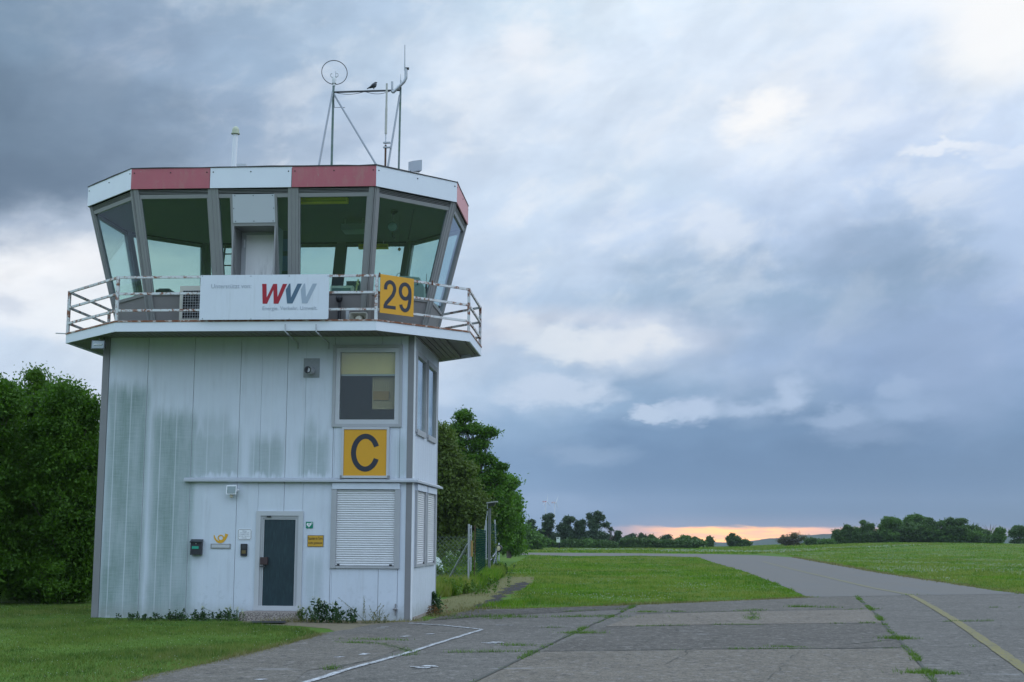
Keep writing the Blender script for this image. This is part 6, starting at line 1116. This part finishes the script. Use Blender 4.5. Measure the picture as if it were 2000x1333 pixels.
m = MB(); q = P3+(P4-P3)*.15; m.tube((q[0], q[1], hgt(q, 1102, 952)), (P4[0]-.03, P4[1], hgt(P4, 1077, 967)), .032); m.build('brace', M_steel, T)
m = MB(); q = P4+np.array([-.12, -1.5, 0]); m.tube((q[0], q[1], 0), (P4[0]-.04, P4[1], hgt(P4, 1082, 969)), .04); m.build('brace', M_steel, T)
# lamp post behind the fence
Yl = 58; b_ = PY(956.5, 1000, Yl); T = empty('lamp_post', (b_[0], Yl, 0), 'grey square lamp post with a flat angled lamp head behind the fence', 'lamp post')
m = MB(); z1 = PY(956, 993, Yl)[2]; m.box(b_[0]-.05, b_[0]-.005, Yl-.05, Yl+.05, 0, z1); m.box(b_[0]+.01, b_[0]+.05, Yl-.05, Yl+.05, 0, z1); m.build('post', mat('weathered_grey_post', (.14, .15, .15), .7), T)
m = MB(); zt = PY(956, 979.5, Yl)[2]; m.hexa([(b_[0]-.12, Yl-.3, zt-.10), (b_[0]+.31, Yl-.3, zt-.04), (b_[0]+.31, Yl+.3, zt-.04), (b_[0]-.12, Yl+.3, zt-.10)], [(b_[0]-.12, Yl-.3, zt-.05), (b_[0]+.31, Yl-.3, zt+.01), (b_[0]+.31, Yl+.3, zt+.01), (b_[0]-.12, Yl+.3, zt-.05)]); m.build('lamp_head', M_alu, T)
m = MB(); m.hexa([(b_[0]-.05, Yl-.2, zt-.22), (b_[0]+.20, Yl-.2, zt-.18), (b_[0]+.20, Yl+.2, zt-.18), (b_[0]-.05, Yl+.2, zt-.22)], [(b_[0]-.05, Yl-.25, zt-.11), (b_[0]+.24, Yl-.25, zt-.07), (b_[0]+.24, Yl+.25, zt-.07), (b_[0]-.05, Yl+.25, zt-.11)]); m.build('lamp', mat('dark_lamp', (.05, .055, .05), .5), T)
m = MB(); m.tube((b_[0]-.09, Yl, z1-.02), (b_[0]-.09, Yl, zt-.05), .02); m.build('arm', M_steel, T)
m = MB(); q = PY(946, 1000, Yl); m.path([(q[0], Yl, zt-1.3), (q[0]+.12, Yl, zt-.5), (b_[0]-.1, Yl, z1-.1)], .02); m.build('stay', M_steel, T)
# wheel beyond the last post
Yw = 88; c = PY(975, 1071.5, Yw); T = empty('cable_drum', (c[0], Yw, 0), 'small round drum with cream face and black rim behind the last fence post', 'drum')
r = 7/FPX*Yw; m = MB(); m.lathe((c[0], Yw+.1, c[2]), [(r*.6, 0), (r, .02), (r*1.05, .10), (r*.98, .18), (r*.7, .19)], 20, (-.3, -1, 0)); m.build('rim', M_black, T)
m = MB(); m.lathe((c[0]-.055, Yw-.08, c[2]), [(r*.68, 0), (r*.66, .02), (.01, .04)], 20, (-.3, -1, 0)); m.build('face', mat('cream_face', (.50, .45, .28), .6), T)
m = MB(); m.box(c[0]-.05, c[0]+.03, Yw+.02, Yw+.08, 0, c[2]-r*.5); m.build('stand', M_steel, T); m = MB(); m.box(c[0]-.06, c[0]+.02, Yw, Yw+.06, c[2]+r*.9, c[2]+r*1.5); m.build('top_block', M_white, T)
# pale tarpaulin behind the fence
Yt = 45.5; c = PY(838, 1120, Yt); prof = []; m = MB(); W_ = (PY(857, 1110, Yt)[0]-c[0]); H_ = PY(855, 1086, Yt)[2]
R2_ = []
for j in range(9):
    yy = Yt-1+j*.35; ring_ = []
    for i in range(13): a = math.pi*i/12; ring_.append((c[0]+W_*math.copysign(abs(math.cos(a))**.7, math.cos(a))*(1-.12*abs(j-4)/4)+random.uniform(-.015, .015), yy, H_*1.05*math.sin(a)**.75*(1-.15*abs(j-4)/4)+random.uniform(-.02, .02)*(0 < i < 12)))
    R2_.append(ring_)
m.add([p for r_ in R2_ for p in r_], [(j*13+i, j*13+i+1, (j+1)*13+i+1, (j+1)*13+i) for j in range(8) for i in range(12)]+[tuple(range(13)), tuple(range(104, 117))[::-1]]); m.build('tarpaulin', mat('pale_green_tarp', (.42, .52, .47), .5), None, smooth=True, label='pale green tarpaulin hump just showing right of the tower wall behind the fence', cat='tarpaulin')
# white notice board far away
Yn = 215; c0, c1 = PY(1086.7, 1049.6, Yn), PY(1094, 1060, Yn); T = empty('notice_board', ((c0[0]+c1[0])/2, Yn, 0), 'white notice board on a dark post in front of the pines', 'notice board')
m = MB(); m.box(c0[0], c1[0], Yn-.04, Yn, c1[2], c0[2]); m.build('board', mat('board_white', (.50, .56, .50), .5), T); m = MB(); m.box(c0[0]+.08, c1[0]-.2, Yn-.05, Yn-.041, c0[2]-.22, c0[2]-.08); m.build('dark_header', M_black, T)
m = MB(); x = (c0[0]+c1[0])/2; m.box(x+.12, x+.24, Yn+.0, Yn+.1, 0, c1[2]); m.build('post', M_dark, T)
# ------------------------------------------------------------------ plants at the foot of the tower
def plant(name, lab, u, v, h, n, spread, m, leaf=.03, flowers=None, cat='plant', group=None, dy=0, lean=.25):
    c = G(u, v); x, y = c[0], (min(c[1]+dy, D-.06) if c[0] < XR and c[1] < D+1 else c[1]+dy); T = empty(name, (x, y, 0), lab, cat, group); st = MB(); Ls = []; Fs = []
    for i in range(n):
        bx, by = x+rng.normal(0, spread*.45), y-abs(rng.normal(0, spread*.25)); hh = h*rng.uniform(.55, 1.1); tip = np.array([bx+rng.normal(0, lean)*hh, by+rng.normal(0, lean*.5)*hh, hh]); b0 = np.array([bx, by, 0]); md = (b0+tip)/2+np.array([rng.normal(0, .02), 0, .02])
        st.path([tuple(b0), tuple(md), tuple(tip)], [.005, .004, .002], 4); k = int(26*hh/.3)+6; f = rng.uniform(.1, 1, k)[:, None]; q = b0+(tip-b0)*f+rng.normal(0, leaf*1.1, (k, 3))*(1.25-f*.8); Ls.append(q)
        if flowers is not None: Fs.append(tip+rng.normal(0, .018, (12, 3)))
    L = np.concatenate(Ls); L = L[L[:, 2] > .01]; tris('leaves', quads(L, leaf, up=.8), m, T, n=4); st.build('stems', mat('stem_green', (.06, .08, .025), .7), T)
    if flowers is not None: tris('flowers', quads(np.concatenate(Fs), .012), flowers, T, n=4)
    return T
M_pl = leafmat('plant_leaf', (.020, .055, .018), (.045, .095, .03), .3, 4); M_plb = leafmat('plant_leaf_bright', (.05, .10, .02), (.09, .16, .035), .3, 4); M_fl = mat('cream_flower', (.45, .46, .22), .8); M_rd = leafmat('reddish_leaf', (.14, .06, .03), (.22, .12, .05), .3, 4)
G1 = 'low weeds along the left wall foot'
for i, (u, h, n) in enumerate(((262,.16,7),(288,.15,7),(312,.17,6),(338,.22,8),(360,.16,6),(378,.24,8),(400,.18,7),(420,.25,8),(440,.20,7))):
    lab = ['first weed tuft from the left corner, at the foot of the wall', 'second weed tuft from the left corner of the wall', 'third weed tuft from the left, small and open', 'fourth weed tuft from the left, fairly tall', 'fifth weed tuft from the left, low', 'sixth weed tuft from the left, below the letter box', 'seventh weed tuft from the left, below the horn emblem', 'eighth weed tuft from the left, tall one before the step', 'ninth weed tuft from the left, nearest to the door step'][i]
    plant('weed_tuft', lab, u, 1212.5, h*.85, n+2, .28, M_pl, .026, group=G1, dy=-.02)
plant('dry_weed', 'pale yellowing weed leaning towards the door step', 458, 1213, .26, 8, .22, M_plb, .016, flowers=M_fl, dy=-.05, lean=.5)
plant('white_flowered_plant', 'low plant with pale flower heads right beside the door step', 604, 1215, .30, 12, .20, M_plb, .026, flowers=M_fl, dy=-.1)
plant('tall_weed', 'tallest dark green bush right of the door step with yellowish tips', 634, 1216, .44, 12, .24, M_pl, .036, flowers=M_fl, dy=-.12, lean=.15)
plant('tall_weed', 'second dark green weed right of the door, slightly lower', 668, 1217, .28, 7, .22, M_pl, .030, dy=-.15); plant('tall_weed', 'third dark green weed halfway between door and corner', 694, 1217, .28, 6, .16, M_pl, .030, dy=-.15)
plant('dry_weed', 'thin straw coloured weed leaning right below the shutter', 725, 1218, .50, 6, .18, M_dry, .012, dy=-.15, lean=.6); plant('dry_weed', 'small straw tuft beside the drain tap', 745, 1217, .26, 9, .16, M_dry, .014, dy=-.1, lean=.5)
plant('corner_weed', 'leafy green weed standing alone at the rear foot of the right wall', 838, 1200, .42, 12, .22, M_pl, .038, flowers=mat('white_bud', (.45, .45, .4), .8), dy=.5, lean=.18); plant('corner_weed', 'reddish dying weed under the leafy one at the right wall', 842, 1203, .20, 14, .28, M_rd, .022, dy=.1, lean=.5)
GH = 'tall weeds round the fence foot'
for u, v, h, n, s, mt, fl, lab in [(870,1150,1.0,26,1.0,M_weed,None,'tall green weeds left of the fence brace'),(895,1148,.9,26,.9,M_weed,None,'tall green weeds between brace and first post'),(935,1146,.45,24,.8,M_plb,None,'bright weeds right of the gate'),(978,1124,.6,20,.5,M_pl,None,'dark weed clump at the last fence post'),
      (872,1128,1.1,46,1.5,M_weed,M_white,'tall white flowering weeds behind the fence, left clump'),(897,1126,1.2,46,1.5,M_weed,M_white,'tall white flowering weeds behind the fence, right clump'),(866,1163,.55,30,1.0,M_weed,None,'green weeds close to the tower corner'),(895,1160,.5,30,1.0,M_weed,None,'green weeds at the foot of the first tall fence post'),(912,1128,1.0,28,1.2,M_weed,None,'green weeds behind the first fence post')]:
    plant('fence_weed', lab, u, v, h*.8, n, s, mt, .042, flowers=fl, group=GH, lean=.2)
tree('thicket_bush', 'reddish-green thicket behind the wire fence', 62, 890, [(890,1085,34,22),(872,1100,25,18),(925,1080,22,28),(940,1060,10,22)], .07, 170, 90, M_lf3, cat='bush', clump=.4, trunk=.08, limbs=20)

# ------------------------------------------------------------------ air
m = MB(); m.box(-3700, 3700, -3700, 3750, -22, 108); hz = m.build('haze', None, kind='stuff', label='thin evening haze over the airfield', cat='haze')
hm = bpy.data.materials.new('haze'); hm.use_nodes = True; hm.node_tree.nodes.clear(); hb = NB(hm.node_tree); pv = hb.node('ShaderNodeVolumePrincipled'); pv.inputs['Color'].default_value = (.80, .90, 1.0, 1); pv.inputs['Density'].default_value = HAZE; pv.inputs['Anisotropy'].default_value = .2
ho = hb.node('ShaderNodeOutputMaterial'); hb.l.new(pv.outputs[0], ho.inputs['Volume']); hz.data.materials.append(hm)
